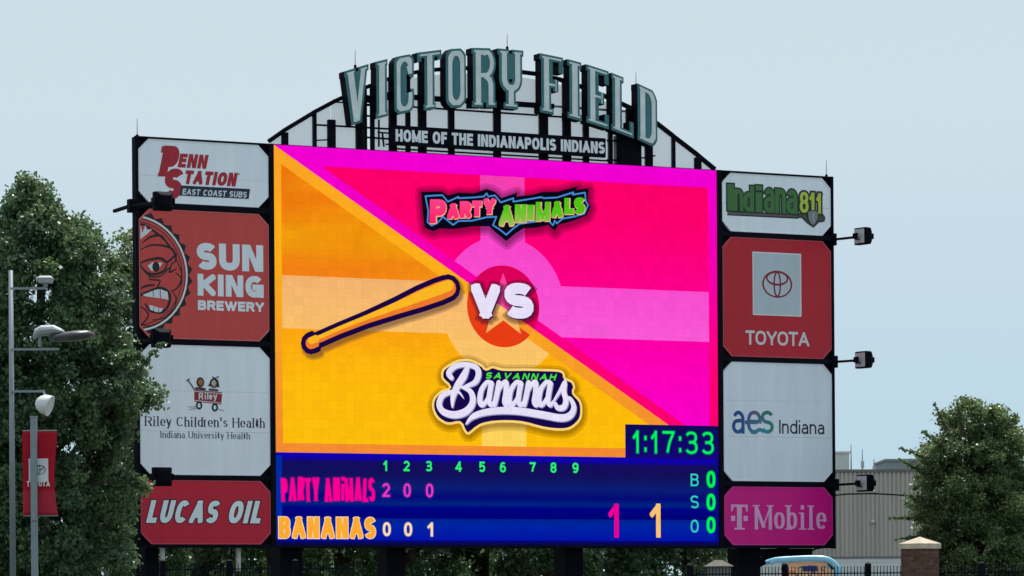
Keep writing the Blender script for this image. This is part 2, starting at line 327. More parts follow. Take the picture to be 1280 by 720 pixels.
def glyph(ch, x, y, Wd, H, t, m=0., contrast=1., serif=0., shear=0., slope=0., round_=False, th=None):
    """polygons of one letter in a box; t stroke weight, m extra margin for outlines"""
    out = []; low = -.3 if ch == 'y' else 0
    g = GL[ch]
    sx = lambda q: x+t/2+q*(Wd-t) if g[0] > 0 else x+Wd/2
    sy = lambda q: y+t/2+q*(H-t)
    for st in g[1]:
        P = [(sx(a), sy(b)) for a, b in st]; curved = len(P) > 2
        if ch == 'N' and contrast == 1 and st == g[1][2]: P = [(x+min(t*.85, Wd*.36), y+H-t*.3), (x+Wd-min(t*.85, Wd*.36), y+t*.3)]
        closed = curved and abs(P[0][0]-P[-1][0])+abs(P[0][1]-P[-1][1]) < 1e-6
        if not closed and not round_:
            for i0, i1 in ((0, 1), (-1, -2)):
                a = np.array(P[i0]); b = np.array(P[i1]); d = (a-b)/(np.linalg.norm(a-b)+1e-9)
                if not curved: P[i0] = tuple(a+d*(t*.5+m))
                elif abs(d[0]) > .98 or abs(d[1]) > .98: P[i0] = tuple(a+d*(t*.5+m))
                else: P[i0] = tuple(a+d*m)
        wd = []
        for i in range(len(P)):
            a = P[max(0, i-1)]; b = P[min(len(P)-1, i+1)]; l = math.hypot(b[0]-a[0], b[1]-a[1])+1e-9
            if closed and i in (0, len(P)-1): a, b = P[-2], P[1]; l = math.hypot(b[0]-a[0], b[1]-a[1])+1e-9
            k = abs(b[1]-a[1])/l
            wd.append(t*(contrast+(1-contrast)*k)+2*m)
            if not curved and contrast < 1 and .05 < k < .98:      # diagonals: left-leaning thick, right-leaning thin
                wd[-1] = (t if (b[0]-a[0])*(b[1]-a[1]) < 0 else t*max(contrast, .4))+2*m
        if ch in 'NM' and not curved and abs(P[1][0]-P[0][0]) > 1e-6 and contrast == 1: wd = [(x_-2*m)*(.8 if Wd > 2.9*t else .6)+2*m for x_ in wd]
        q = seg_strip(P, wd)
        if closed:
            # square up the seam
            pass
        for s in q:
            c = clip_box([np.array(p_) for p_ in s], x-m-1e-6 if g[0] > 0 or Wd > t*1.01 else -1e9, y+low*H-m if not round_ else -1e9, x+Wd+m if g[0] > 0 or Wd > t*1.01 else 1e9, y+H+m if not round_ else 1e9)
            if c is not None: out.append(c)
        if round_:
            for e in (0, -1):
                out.append([np.array(p_) for p_ in arc(P[e][0], P[e][1], wd[e]/2, wd[e]/2, 0, 330, 11)])
        if serif and not closed:
            for e, o_ in ((0, 1), (-1, -2)):
                a, b = st[e], st[o_]
                if a[1] in (0, 1, .7, .65) and abs(a[0]-b[0]) < .52 and abs(a[1]-b[1]) > .2 and not (ch in 'VvA' and a[0] == .5) and not (ch == 'i' and a[1] > .9) and not (ch == 'M' and a[1] < .5):
                    yy = y if a[1] == 0 else y+H if a[1] == 1 else sy(a[1])+t/2
                    st_ = serif*(max(contrast, .3)*.7 if contrast < 1 else .62)*t; cx = sx(a[0]); hw = t*.5+serif*t*.55
                    dn = st_ if a[1] == 0 else -st_
                    x0_, x1_ = cx-hw, cx+hw
                    if a[1] in (.7, .65): x1_ = cx+t*.3
                    y0_, y1_ = min(yy, yy+dn), max(yy, yy+dn)
                    out.append([np.array(p_) for p_ in ((x0_-m, y0_-m), (x1_+m, y0_-m), (x1_+m, y1_+m), (x0_-m, y1_+m))])
    cx = x+Wd/2
    return [[(p[0]+(p[1]-y)*shear, p[1]+(p[0]-cx)*slope) for p in q] for q in out]
def text_boxes(s, x0, x1, H, t, gap, wi=1.):
    ws = [0.]*len(s); fixed = 0; flex = 0
    for i, ch in enumerate(s):
        if ch == ' ': flex += .38; ws[i] = -.38
        elif GL[ch][0] == 0: fixed += t*wi; ws[i] = None
        else: flex += GL[ch][0]; ws[i] = GL[ch][0]
    fixed += gap*(len(s)-1); k = (x1-x0-fixed)/max(flex, 1e-6)
    res = []; x = x0
    for ch, w_ in zip(s, ws):
        if w_ is None: ww = t*wi
        else: ww = abs(w_)*k
        if ch != ' ': res.append((ch, x, ww))
        x += ww+gap
    return res
def text(s, l, r_, top, t=.18, gap=.12, m=0., **kw):
    """s between board points l (baseline left) and r_ (baseline right); top gives cap height; all photo pixels"""
    (x0, ya), (x1, yb) = bp(*l), bp(*r_); y = (ya+yb)/2
    H = bp(*top)[1]-(ya if abs(top[0]-l[0]) < abs(top[0]-r_[0]) else yb)
    sh = kw.get('shear', 0); x1 -= sh*H if sh else 0
    out = []
    for ch, x, ww in text_boxes(s, x0, x1, H, t*H, gap*H, 1+.95*kw.get('serif', 0)): out += glyph(ch, x, y, ww, H, t*H, m*H, **kw)
    return out
def cr(pts, n=5, closed=False):
    """smooth curve through the points"""
    P = [np.array(p, float) for p in pts]; k = len(P); out = []
    rng = range(k if closed else k-1)
    for i in rng:
        p0 = P[(i-1) % k] if closed or i > 0 else P[0]; p1 = P[i]; p2 = P[(i+1) % k]; p3 = P[(i+2) % k] if closed or i+2 < k else P[-1]
        for j in range(n):
            t = j/n; out.append(.5*((2*p1)+(-p0+p2)*t+(2*p0-5*p1+4*p2-p3)*t*t+(-p0+3*p1-3*p2+p3)*t**3))
    if not closed: out.append(P[-1])
    return out
def zm(ox, oy, k):
    return lambda *pts: [bp(ox+a/k, oy+b/k) for a, b in pts]
def stroke(pts, wd, caps=True, wd1=None):
    n = len(pts)
    ws = [wd]*n if wd1 is None else [wd+(wd1-wd)*abs(i/(n-1)) for i in range(n)]
    if hasattr(wd, '__len__'): ws = list(np.interp(np.linspace(0, 1, n), np.linspace(0, 1, len(wd)), wd))
    o = seg_strip(pts, ws)
    if caps:
        for e in (0, -1): o.append(arc(pts[e][0], pts[e][1], ws[e]/2, ws[e]/2, 0, 330, 11))
    return o
class Art:
    """flat print in board coordinates, layer above layer (2.5 mm each) in one mesh"""
    def __init__(s, base, z0): s.b = base; s.z = z0; s.m = MB()
    def layer(s, polys, col, tris=None, alpha=1., dz=.0025):
        vs, fs = union(polys) if tris is None else tris
        s.z += dz
        ub, wb, vb = s.b; n = len(s.m.v)
        s.m.v += [(u-ub, -(s.z-wb), v-vb) for u, v in vs]
        s.m.f += [tuple(i+n for i in f) for f in fs]
        if callable(col): s.m.c += [(*lin(col(u, v)), alpha) for u, v in vs]
        else: s.m.c += [(*lin(col), alpha)]*len(vs)
        return s
    def grid(s, u0, v0, u1, v1, nu, nv, col):
        vs = [(u0+(u1-u0)*i/nu, v0+(v1-v0)*j/nv) for j in range(nv+1) for i in range(nu+1)]
        fs = [(j*(nu+1)+i, j*(nu+1)+i+1, (j+1)*(nu+1)+i+1, (j+1)*(nu+1)+i) for j in range(nv) for i in range(nu)]
        return s.layer(None, col, (vs, fs))
    def done(s, name, m, parent, label=None): return s.m.build(name, m, parent, label)

# ------------------------------------------------------------------ ground
def ground():
    ys = [-60, 0, 30, 45, 58, 66, 90, 110, 130, 160, 200, 260, 400, 800, 1600, 3200]
    zs = [0, 0, 0, .02, .5, 1.2, 1.5, 1.5, 1.5, 1.5, 1.5, 1.5, 1.5, 1.5, 1.5, 1.5]
    xs = [-2500, -800, -300, -120, -60, -30, -15, 0, 15, 30, 60, 120, 300, 800, 2500]
    mb = MB(); n = len(xs)
    mb.add([(x, y, z) for y, z in zip(ys, zs) for x in xs], [(j*n+i, j*n+i+1, (j+1)*n+i+1, (j+1)*n+i) for j in range(len(ys)-1) for i in range(n-1)])
    gm = mat('mown_grass', (.052, .066, .042), .9, 0, .2, noise=.35, nscale=.4, bump=.5, bscale=6)
    tag(mb.build('ground', gm), kind='structure')
    mb = MB().box((-60, 100, GZ-.3), (60, 117, GZ+.03))
    tag(mb.build('pavement', M['concrete']), kind='structure')
ground()

# ------------------------------------------------------------------ scoreboard cabinet, screen
uL = (bp(167.5, 170)[0]+bp(172.5, 686)[0])/2; uR = (bp(1040, 220.5)[0]+bp(1044.5, 685)[0])/2
vT = (bp(166, 170)[1]+bp(1040, 220.5)[1])/2; vB = (bp(171, 686)[1]+bp(1044.5, 685)[1])/2
pL0 = (bp(173, 212)[0]+bp(175, 640)[0])/2; pL1 = (bp(335.8, 220)[0]+bp(337, 641)[0])/2
pR0 = (bp(901.8, 250)[0]+bp(904.7, 645)[0])/2; pR1 = (bp(1037, 260)[0]+bp(1041, 640)[0])/2
sU0 = (bp(342.5, 181)[0]+bp(345, 683)[0])/2; sU1 = (bp(896, 213)[0]+bp(898, 682)[0])/2
sV1 = (bp(342, 181)[1]+bp(896, 213)[1])/2; sV0 = (bp(345, 683)[1]+bp(898, 682)[1])/2
def mean(*a): return sum(a)/len(a)
vv = lambda a, b: mean(bp(*a)[1], bp(*b)[1])
LV = [(vv((186, 174), (322.5, 181)), vv((186, 253), (323.7, 259.5))), (vv((185, 261), (325, 267.5)), vv((187, 422.5), (324, 427))),
      (vv((186, 430.5), (325, 434)), vv((187, 592.5), (325, 595.5))), (vv((187.8, 600), (325.5, 601)), vv((187.8, 680.4), (325.5, 680.4)))]
RV = [(vv((911, 215.7), (1026.8, 223)), vv((911.7, 289), (1029.7, 295))), (vv((912, 296), (1028.7, 301.4)), vv((913, 445.8), (1031, 448.5))),
      (vv((913.3, 452), (1031, 455.6)), vv((914, 601), (1031.7, 602.7))), (vv((914, 608.2), (1030.7, 609)), vv((915, 681.5), (1031.7, 681.5)))]
RV0 = [min(a) for a in RV]
bU = (uL+uR)/2; BASE = (bU, 0, GZ-EYE)
def L3(base, u, w_, v): return (u-base[0], -(w_-base[1]), v-base[2])
def bbox(mb, base, u0, u1, w0, w1, v0, v1, col=None):
    return mb.box(L3(base, u0, w0, v0), L3(base, u1, w1, v1), col)
board = thing('scoreboard', 'huge black framed scoreboard with a pink and orange video screen above blue score rows', 'scoreboard', bworld(*BASE), PSI)
m = MB(); bbox(m, BASE, uL+.02, uR-.02, -.3, -.07, vB+.02, vT-.02); cab = m.build('cabinet', M['black'], board)
m = MB()
bbox(m, BASE, uL+1.3, uR-.4, -1.5, -.305, vB+.35, vT-.35); m.build('equipment_housing', M['black'], board)
for i in range(1, 16):                                        # folded ribs on the back of the housing
    u = uL+1.3+(uR-uL-1.8)*i/16; m = MB(); bbox(m, BASE, u-.06, u+.06, -1.62, -1.505, vB+.4, vT-.4); m.build('back_rib', M['black'], board)
def fbeam(u0, u1, v0, v1, wf=.07):
    m = MB(); bbox(m, BASE, u0, u1, -.068, wf, v0, v1); m.build('frame_beam', M['black'], board, bevel=.012)
g = .012
fbeam(uL, pL0-g, vB, vT); fbeam(pL1+g, sU0-.02, vB, vT); fbeam(sU1+.02, pR0-g, vB, vT); fbeam(pR1+g, uR, vB, vT)
for (a, b), vs in (((pL0, pL1), LV), ((pR0, pR1), RV)):
    tops = [vT]+[v[1] for v in vs]; bots = [v[0] for v in vs]+[vB]
    for t_, b_ in zip(tops, bots): fbeam(a-g+.003, b+g-.003, b_+g, t_-g if t_ != vT else vT-.003, .062)
fbeam(sU0-.017, sU1+.017, sV1+.01, vT-.004, .062); fbeam(sU0-.017, sU1+.017, vB+.003, sV0-.01, .062)
# columns and braces that carry the board
def col_u(px): return bp(px, 700, -.75)[0]
for x0, x1 in ((176, 193), (345, 372), (478, 500), (700, 722), (916, 945)):
    a, b = col_u(x0), col_u(x1); h = min(b-a, .9); m_ = (a+b)/2
    m = MB(); bbox(m, BASE, m_-h/2, m_+h/2, -1.2, -.35, GZ-EYE, vB+.018)
    cl = m.build('column', M['post'], board, bevel=.02)
    m = MB(); bbox(m, BASE, m_-h/2-.15, m_+h/2+.15, -1.35, -.2, GZ-EYE-.2, GZ-EYE+.25); m.build('base_plate', M['concrete'], cl)
def brace(a, b, wd=.22):
    m = MB(); m.beam(L3(BASE, a[0], -.8, a[1]), L3(BASE, b[0], -.8, b[1]), wd); m.build('brace', M['post'], board)
brace(bp(940, 707, -.8), bp(984, 686, -.8), .3)
m = MB(); a, b = bp(957, 690, -.8), bp(1010, 684, -.8); bbox(m, BASE, a[0], b[0], -1.2, -.5, a[1]-.15, vB+.01); m.build('junction_box', M['post'], board)
m = MB(); p = [bp(x, y, -.6) for x, y in ((977, 712), (981, 697), (986, 691), (1002, 690), (1012, 689), (1020, 686), (1028, 684.5))]
m.tube([L3(BASE, q[0], -.6, q[1]) for q in p], .035, 6); m.build('hanging_cable', M['post'], board)
for x in (203, 298):
    a = bp(x, 684, -.3); m = MB()
    m.tube([L3(BASE, a[0], -.3, a[1]+.1), L3(BASE, a[0], -.3, a[1]-(.62 if x == 203 else .8))], .085, 10)
    m.build('drain_pipe', M['whitepipe'], board)

# ---- the screen
sbase = BASE
m = MB(); bbox(m, BASE, sU0-.003, sU1+.003, -.066, .0, sV0-.003, sV1+.003)
screen = m.build('screen', M['black'], board)
S1 = sV1-sV0
def bl(a, b, t): return tuple(a[i]+(b[i]-a[i])*t for i in range(3))
def ramp(stops):
    def f(v):
        y = v
        for (a, ca), (b, cb) in zip(stops, stops[1:]):
            if y <= b: return bl(ca, cb, max(0, min(1, (y-a)/(b-a+1e-9))))
        return stops[-1][1]
    return f
vv_top = sV1; v_mid = vv((344, 565.4), (781, 571.5))
f_ = lambda v: (v_mid, v, vv_top) and (vv_top-v)/(vv_top-v_mid)      # 0 at the top of the picture, 1 at its foot
pinkband = ramp([(0, (243, 0, 214)), (.22, (244, 0, 190)), (.45, (250, 0, 160)), (.7, (255, 0, 120)), (1, (255, 0, 110))])
pinkin = ramp([(0, (255, 0, 104)), (.2, (255, 0, 112)), (.45, (255, 0, 145)), (.7, (253, 0, 185)), (1, (250, 0, 215))])
orband = ramp([(0, (255, 165, 40)), (.35, (255, 176, 25)), (.6, (250, 165, 35)), (1, (245, 140, 50))])
orin = ramp([(0, (240, 120, 12)), (.2, (240, 126, 14)), (.3, (240, 150, 10)), (.42, (245, 126, 22)), (.55, (252, 160, 18)), (.75, (255, 186, 10)), (1, (255, 192, 12))])
pinkarm = ramp([(0, (247, 60, 170)), (.3, (250, 70, 205)), (.6, (250, 90, 215)), (1, (250, 80, 215))])
orarm = ramp([(0, (246, 180, 110)), (.42, (245, 180, 112)), (.55, (250, 190, 110)), (.8, (255, 205, 95)), (1, (255, 214, 90))])
A = Art(BASE, .002)
# diagonal in board coordinates
P0 = (sU0, sV1); P1 = bp(836, 531.5)
kd = (P1[1]-P0[1])/(P1[0]-P0[0])
dg = lambda u: P0[1]+kd*(u-P0[0])            # v of the diagonal at u
def clipln(poly, off, above):
    """part of a polygon above / below the diagonal shifted sideways by off metres"""
    o = []; n = len(poly); fn = lambda p: (p[1]-dg(p[0]-off))*(1 if above else -1)
    for i in range(n):
        a, b = poly[i], poly[(i+1) % n]; da, db = fn(a), fn(b)
        if da >= 0: o.append(a)
        if (da >= 0) != (db >= 0):
            t = da/(da-db); o.append((a[0]+(b[0]-a[0])*t, a[1]+(b[1]-a[1])*t))
    return o if len(o) > 2 else None
def cells(u0, v0, u1, v1, nu, nv):
    return [[(u0+(u1-u0)*i/nu, v0+(v1-v0)*j/nv), (u0+(u1-u0)*(i+1)/nu, v0+(v1-v0)*j/nv), (u0+(u1-u0)*(i+1)/nu, v0+(v1-v0)*(j+1)/nv), (u0+(u1-u0)*i/nu, v0+(v1-v0)*(j+1)/nv)] for j in range(nv) for i in range(nu)]
px1 = (bp(696, 400)[0]-bp(686, 400)[0])/10
full = cells(sU0, v_mid, sU1, sV1, 6, 24)
A.layer([clipln(c, 0, True) for c in full], lambda u, v: pinkband(f_(v)))
A.layer([clipln(c, 0, False) for c in full], lambda u, v: orband(f_(v)), dz=0)
bw = .30
iu0 = sU0+.27; iu1 = bp(885.5, 330)[0]; iv1 = sV1-(bp(620, 196)[1]-bp(620, 219)[1]); iv0 = v_mid+.32
dpk = bp(390.7, 200)[0]-(P0[0]+(bp(390.7, 200)[1]-P0[1])/kd)
dor = (P0[0]+(bp(443, 270)[1]-P0[1])/kd)-bp(443, 270)[0]
inner = cells(sU0, v_mid, iu1, iv1, 6, 24); inner2 = cells(iu0, iv0, sU1, sV1, 6, 24)
A.layer([clipln(c, dpk, True) for c in inner], lambda u, v: pinkin(f_(v)))
A.layer([clipln(c, -dor, False) for c in inner2], lambda u, v: bl(orin(f_(v)), (255, 190, 20), .25 if (math.sin(u*1.7+v*2.3)+math.sin(u*3.1-v*1.3)) > .8 else 0), dz=0)
# pale circle with four arms behind the VS disc
cu, cv = bp(629, 383); rr = bp(629, 331.8)[1]-cv; RR = bp(629, 296)[1]-cv
au0, au1 = bp(600.5, 300)[0], bp(656, 300)[0]; av0, av1 = bp(780, 424)[1], bp(780, 361)[1]
shape = [[(au0, v_mid), (au1, v_mid), (au1, sV1), (au0, sV1)], [(sU0, av0), (sU1, av0), (sU1, av1), (sU0, av1)], arc(cu, cv, RR, RR, 0, 352.5, 47)]
def clipr(poly, x0, y0, x1, y1):
    return clip_box([np.array(p_) for p_ in poly], x0, y0, x1, y1) if poly else None
def vsplit(poly):
    ys = [p_[1] for p_ in poly]; out = []; y = min(ys)
    while y < max(ys): out.append(clipr(poly, -99, y, 99, y+.5)); y += .5
    return [q for q in out if q]
pc = [q for s_ in shape for q in vsplit(s_)]
A.layer([clipln(q_, dpk, True) for q_ in [clipr(q, -99, v_mid, iu1, iv1) for q in pc] if q_], lambda u, v: pinkarm(f_(v)))
A.layer([clipln(q_, -dor, False) for q_ in [clipr(q, iu0, iv0, 99, 99) for q in pc] if q_], lambda u, v: orarm(f_(v)), dz=0)
A.done('picture_background', M['screen'], screen)
Z1 = A.z
# VS disc, star and letters
A = Art(BASE, Z1)
disc = arc(cu, cv, rr, rr, 0, 352, 44)
A.layer([clipln(disc, -dor*.6, False)], (232, 62, 22)).layer([clipln(disc, 0, True)], (222, 0, 92), dz=0)
star = []
for i in range(10):
    a = PI/2+i*PI/5+.0; r_ = rr*.82 if i % 2 == 0 else rr*.34; star.append((cu+r_*math.cos(a), cv+r_*math.sin(a)))
A.layer([clipln(star, 0, True)], (246, 72, 160)).layer([clipln(star, 0, False)], (250, 182, 100), dz=0)
mid = [clipln(clipln(disc, 0, False), -dor*.6, True)]
A.layer(mid, (247, 150, 40)).layer([clipln(clipln(star, 0, False), -dor*.6, True)], (252, 196, 110))
def shadowed(A, polyfn, ms, col, al):
    for m_ in ms: A.layer(polyfn(m_), col, alpha=al)
zV = zm(520, 220, 3.13)
def vs(m_, du=0, dv=0):
    o = []
    (x0, y0), (x1, y1), (x2, y2), (x3, y3) = zV((215, 556), (327, 424), (345, 560), (458, 424))
    o += glyph('V', x0+du, y0+dv, x1-x0, y1-y0, .40, m_); o += glyph('S', x2+du, y2+dv+.03, x3-x2, y3-y2, .38, m_)
    return o
shadowed(A, lambda q: vs(q, .04, -.05), (.17, .10), (60, 10, 40), .45)
A.layer(vs(0, .05, -.05), (70, 20, 60)); A.layer(vs(0), (233, 226, 252))
A.done('versus_emblem', M['screen'], screen)
# PARTY ANIMALS title
A = Art(BASE, Z1); z7 = zm(520, 225, 5.69)
blob = z7((35, 85), (180, 82), (225, 110), (300, 90), (410, 95), (500, 65), (560, 85), (605, 130), (720, 90), (712, 118), (830, 105), (900, 85), (1000, 85), (1150, 45), (1135, 70), (1225, 60), (1222, 150), (1240, 190), (1215, 250), (1120, 290), (1010, 320), (985, 365), (940, 320), (860, 340), (760, 345), (700, 385), (640, 435), (560, 370), (520, 330), (400, 330), (270, 350), (170, 345), (120, 365), (60, 340), (45, 230))
def grow(poly, m_): return [poly]+[q for i in range(len(poly)) for q in seg_strip([poly[i], poly[(i+1) % len(poly)]], [2*m_]*2)]+[arc(p_[0], p_[1], m_, m_, 0, 330, 9) for p_ in poly]
for m_ in (.26, .17, .09): A.layer([[(p_[0]+.02, p_[1]-.05) for p_ in q] for q in grow(blob, m_)], (30, 0, 20), alpha=.3)
A.layer([blob], (8, 8, 26))
ln = z7((65, 115), (185, 108), (225, 155), (300, 120), (300, 130), (400, 125), (480, 118), (500, 95), (512, 118), (560, 110), (600, 160), (690, 130), (690, 155), (780, 140), (890, 122), (905, 130), (1000, 125), (1118, 88), (1112, 105), (1200, 90), (1205, 150), (1222, 180), (1195, 240), (1120, 262), (1040, 275), (1000, 310), (985, 290), (972, 322), (930, 280), (850, 295), (735, 312), (690, 345), (640, 390), (590, 350), (545, 322), (570, 262), (500, 265), (395, 290), (300, 292), (262, 320), (190, 262), (155, 300), (110, 325), (80, 300), (85, 220))
A.layer([q for i in range(len(ln)) for q in stroke([ln[i], ln[(i+1) % len(ln)]], .055)], (70, 140, 215))
GB = [('P', 92, 305, 208, 140, -2), ('A', 218, 275, 300, 168, 0), ('R', 306, 268, 388, 152, 0), ('T', 394, 258, 462, 148, 0), ('Y', 474, 242, 560, 132, 0)]
GA = [('A', 585, 325, 692, 180, 0), ('N', 698, 300, 780, 175, 0), ('I', 784, 286, 836, 178, 0), ('M', 846, 290, 948, 158, 0), ('A', 958, 265, 1040, 152, 0), ('L', 1050, 242, 1118, 130, 0), ('S', 1118, 240, 1198, 125, 0)]
def gb(L, m_, t=.20, du=0, dv=0):
    o = []
    for ch, x0, y0, x1, y1, sl in L:
        (a, b), (c, d) = z7((x0, y0), (x1, y1)); o += glyph(ch, a+du, b+dv, c-a, d-b, t*(1.25 if ch in 'PI' else 1), m_, slope=.05, shear=.04)
    return o
A.layer(gb(GB, .01, .22, .02, -.02)+gb(GA, .01, .22, .02, -.02), (240, 175, 140))
zt, zb = z7((0, 170))[0][1], z7((0, 320))[0][1]
A.layer(gb(GB, 0), lambda u, v: bl((255, 30, 100), (255, 60, 130), (v-zb)/(zt-zb)))
A.layer(gb(GA, 0), lambda u, v: bl((190, 190, 110), (80, 195, 20), max(0, min(1, (v-zb)/(zt-zb)*1.1))), dz=0)
A.done('pink_team_title', M['screen'], screen)
# BANANAS script title
A = Art(BASE, Z1); z6 = zm(530, 440, 6.095)
bo = z6((160, 110), (250, 60), (350, 55), (440, 95), (470, 125), (520, 105), (600, 125), (760, 125), (900, 128), (1030, 135), (1070, 165), (1075, 195), (1130, 220), (1150, 270), (1140, 310), (1190, 370), (1205, 440), (1190, 520), (1120, 585), (1030, 600), (900, 585), (740, 545), (560, 540), (430, 565), (340, 630), (300, 600), (270, 545), (180, 555), (100, 510), (60, 430), (70, 350), (130, 290), (190, 268), (135, 210), (130, 150))
bo_s = cr(bo, 3, True)
def shr(poly, k):                # scale about the blob's own outline by insetting along the vertex normals
    n = len(poly); o = []; ar = sum(poly[i][0]*poly[(i+1) % n][1]-poly[(i+1) % n][0]*poly[i][1] for i in range(n)); sg = 1 if ar > 0 else -1
    for i in range(n):
        a = np.array(poly[(i-1) % n]); b = np.array(poly[(i+1) % n]); d = b-a; d = d/(np.linalg.norm(d)+1e-9)
        o.append((poly[i][0]-d[1]*k*sg, poly[i][1]+d[0]*k*sg))
    return o
for k_ in (-.20, -.12, -.05): A.layer([[(p_[0]+.03, p_[1]-.07) for p_ in shr(bo_s, k_)]], (90, 50, 0), alpha=.28)
A.layer([bo_s], (255, 216, 120)); A.layer([shr(bo_s, .085)], (22, 8, 74))
q = 6.095*37.2
SC = []
sc = lambda w_, *p_, **k: SC.append((cr(z6(*p_), 5), w_))
k_ = .0044
sc([.12, .26, .25, .2, .05], (335, 100), (300, 180), (250, 260), (218, 340), (212, 420))
sc([.18, .2, .18, .18, .22, .2, .1], (205, 195), (185, 160), (230, 110), (310, 95), (390, 115), (412, 165), (385, 230), (310, 262))
sc([.08, .2, .24, .26, .24, .22, .2, .16, .1, .03], (275, 262), (350, 300), (368, 380), (320, 450), (230, 478), (145, 455), (112, 400), (135, 335), (200, 305), (260, 305), (296, 350))
def sa(x, w_=1.):
    sc([.16, .15, .2, .2, .14, .08], (x+90, 232), (x+62, 232), (x+22, 290), (x+10, 370), (x+28, 402), (x+60, 370), (x+92, 290))
    sc([.2, .2, .16, .1], (x+98, 240), (x+84, 320), (x+80, 380), (x+98, 405), (x+118, 380))
def sn(x):
    sc([.2, .2, .18], (x+38, 235), (x+20, 330), (x+4, 400))
    sc([.08, .16, .2, .2, .16, .1], (x+20, 330), (x+60, 250), (x+92, 232), (x+90, 310), (x+80, 380), (x+96, 405), (x+118, 375))
sa(412); sn(530); sa(636); sn(756); sa(862)
sc([.06, .14, .2, .22, .2, .14], (975, 390), (1030, 300), (1068, 235), (1062, 300), (1078, 370), (1060, 420), (1015, 425), (998, 395))
sc([.03, .2, .24, .26, .26, .26, .24, .2, .14, .06], (315, 550), (380, 485), (520, 450), (700, 448), (880, 475), (1040, 502), (1112, 480), (1138, 420), (1110, 355), (1060, 345))
for du, dv, col in ((.035, -.035, (150, 150, 190)), (0, 0, (232, 226, 250))):
    A.layer([q_ for p_, w_ in SC for q_ in stroke([(a+du, b+dv) for a, b in p_], w_)], col)
o = []
(a0, b0), (a1, b1), (a2, b2) = z6((462, 203), (1005, 216), (480, 140))
for ch, x, ww in text_boxes('SAVANNAH', a0, a1-.05, .26, .07, .10): o += glyph(ch, x, b0+(b1-b0)*.2, ww, .225, .058, shear=.35)
A.layer(o, (70, 225, 60))
A.done('script_team_title', M['screen'], screen)
# wooden bat lying across the orange field
A = Art(BASE, Z1)
z4 = zm(330, 290, 2.573)
bt = z4((150, 358), (168, 350), (172, 348), (240, 318), (330, 282), (430, 243), (500, 215), (560, 192), (592, 180))
bw_ = [.40, .40, .22, .22, .26, .42, .58, .64, .60]
for m_ in (.3, .2, .1): A.layer(stroke([(p_[0]+.08, p_[1]-.12) for p_ in bt], [x+m_+.25 for x in bw_]), (60, 20, 40), alpha=.3)
A.layer(stroke(bt, [x+.36 for x in bw_]), (28, 6, 66)); A.layer(stroke(bt, [x*1.0 for x in bw_]), (240, 125, 40)); A.layer(stroke([(p_[0]+.02, p_[1]+.09) for p_ in bt], [x*.62 for x in bw_]), (255, 186, 36))
A.done('bat_graphic', M['screen'], screen)
# score rows
A = Art(BASE, .002)
rowc = ramp([(0, (18, 0, 178)), (.055, (14, 2, 168)), (.09, (20, 12, 96)), (.22, (18, 16, 92)), (.36, (10, 30, 116)), (.47, (4, 10, 120)), (.54, (0, 36, 128)), (.58, (0, 4, 132)), (.70, (2, 2, 118)), (.705, (0, 40, 150)), (.80, (0, 34, 165)), (.935, (2, 20, 168)), (.95, (4, 4, 120)), (.965, (6, 8, 84)), (1, (8, 10, 46))])
hh = v_mid-sV0
vs_ = sorted(set([0, .05, .057, .09, .16, .22, .3, .36, .42, .47, .5, .54, .58, .64, .70, .704, .75, .80, .87, .932, .95, .965, 1]))
ve = [(sU0, v_mid-hh*t) for t in vs_]; n_ = 9; vsx = []; fsx = []
for j, t in enumerate(vs_):
    for i in range(n_+1): vsx.append((sU0+(sU1-sU0)*i/n_, v_mid-hh*t))
for j in range(len(vs_)-1):
    for i in range(n_): fsx.append((j*(n_+1)+i, (j+1)*(n_+1)+i, (j+1)*(n_+1)+i+1, j*(n_+1)+i+1))
A.layer(None, lambda u, v: rowc((v_mid-v)/hh), (vsx, fsx))
A.grid(sU0, sV0+.2, sU0+.22, v_mid-.1, 1, 6, lambda u, v: (0, 44, 168))
A.grid(sU1-.14, sV0+.2, sU1, v_mid-.1, 1, 6, lambda u, v: (10, 10, 130))
ck0 = (bp(781, 531)[0]+bp(781, 571)[0])/2; ckv = vv((781, 531), (896, 532))
A2 = Art(BASE, Z1+.02)
A2.grid(ck0, v_mid-.03, sU1, ckv, 3, 4, lambda u, v: bl((20, 6, 120), (14, 10, 88), (v-v_mid)/(ckv-v_mid)))
GR = (0, 250, 90)
for m_ in (.05, .025): A2.layer(text('1:17:33', (790.5, 566.6), (891.5, 567.6), (790.5, 538.5), .10, .24, m_), (0, 120, 90), alpha=.35)
A2.layer(text('1:17:33', (790.5, 566.6), (891.5, 567.6), (790.5, 538.5), .11, .24), GR)
A2.done('game_clock', M['screen'], screen)
A.done('score_background', M['screen'], screen)
A = Art(BASE, .006)
def dig(s, x0, y1, x1, y0, t, col, m_=0, glow=0):
    A = Art(BASE, .006)
    if glow: A.layer(text(s, (x0, y1), (x1, y1), (x0, y0), t, .12, glow), bl(col, (0, 20, 120), .6), alpha=.5)
    A.layer(text(s, (x0, y1), (x1, y1), (x0, y0), t, .12, m_), col); A.done('count_letter' if s in 'BSO' else 'score_digit', M['screen'], screen)
yi = [588.7+i*.32 for i in range(9)]
for s, x0, x1, y in (('1', 479, 484.6, 588.8), ('2', 504.3, 512, 589), ('3', 532, 540, 589.2), ('4', 569, 577.2, 589.7), ('5', 598.7, 606.3, 590), ('6', 624.8, 632.3, 590.5), ('7', 662, 669.6, 590.8), ('8', 688, 695.4, 591), ('9', 715.4, 723, 591.4)):
    dig(s, x0, y, x1, y-13, .19, (40, 245, 110))
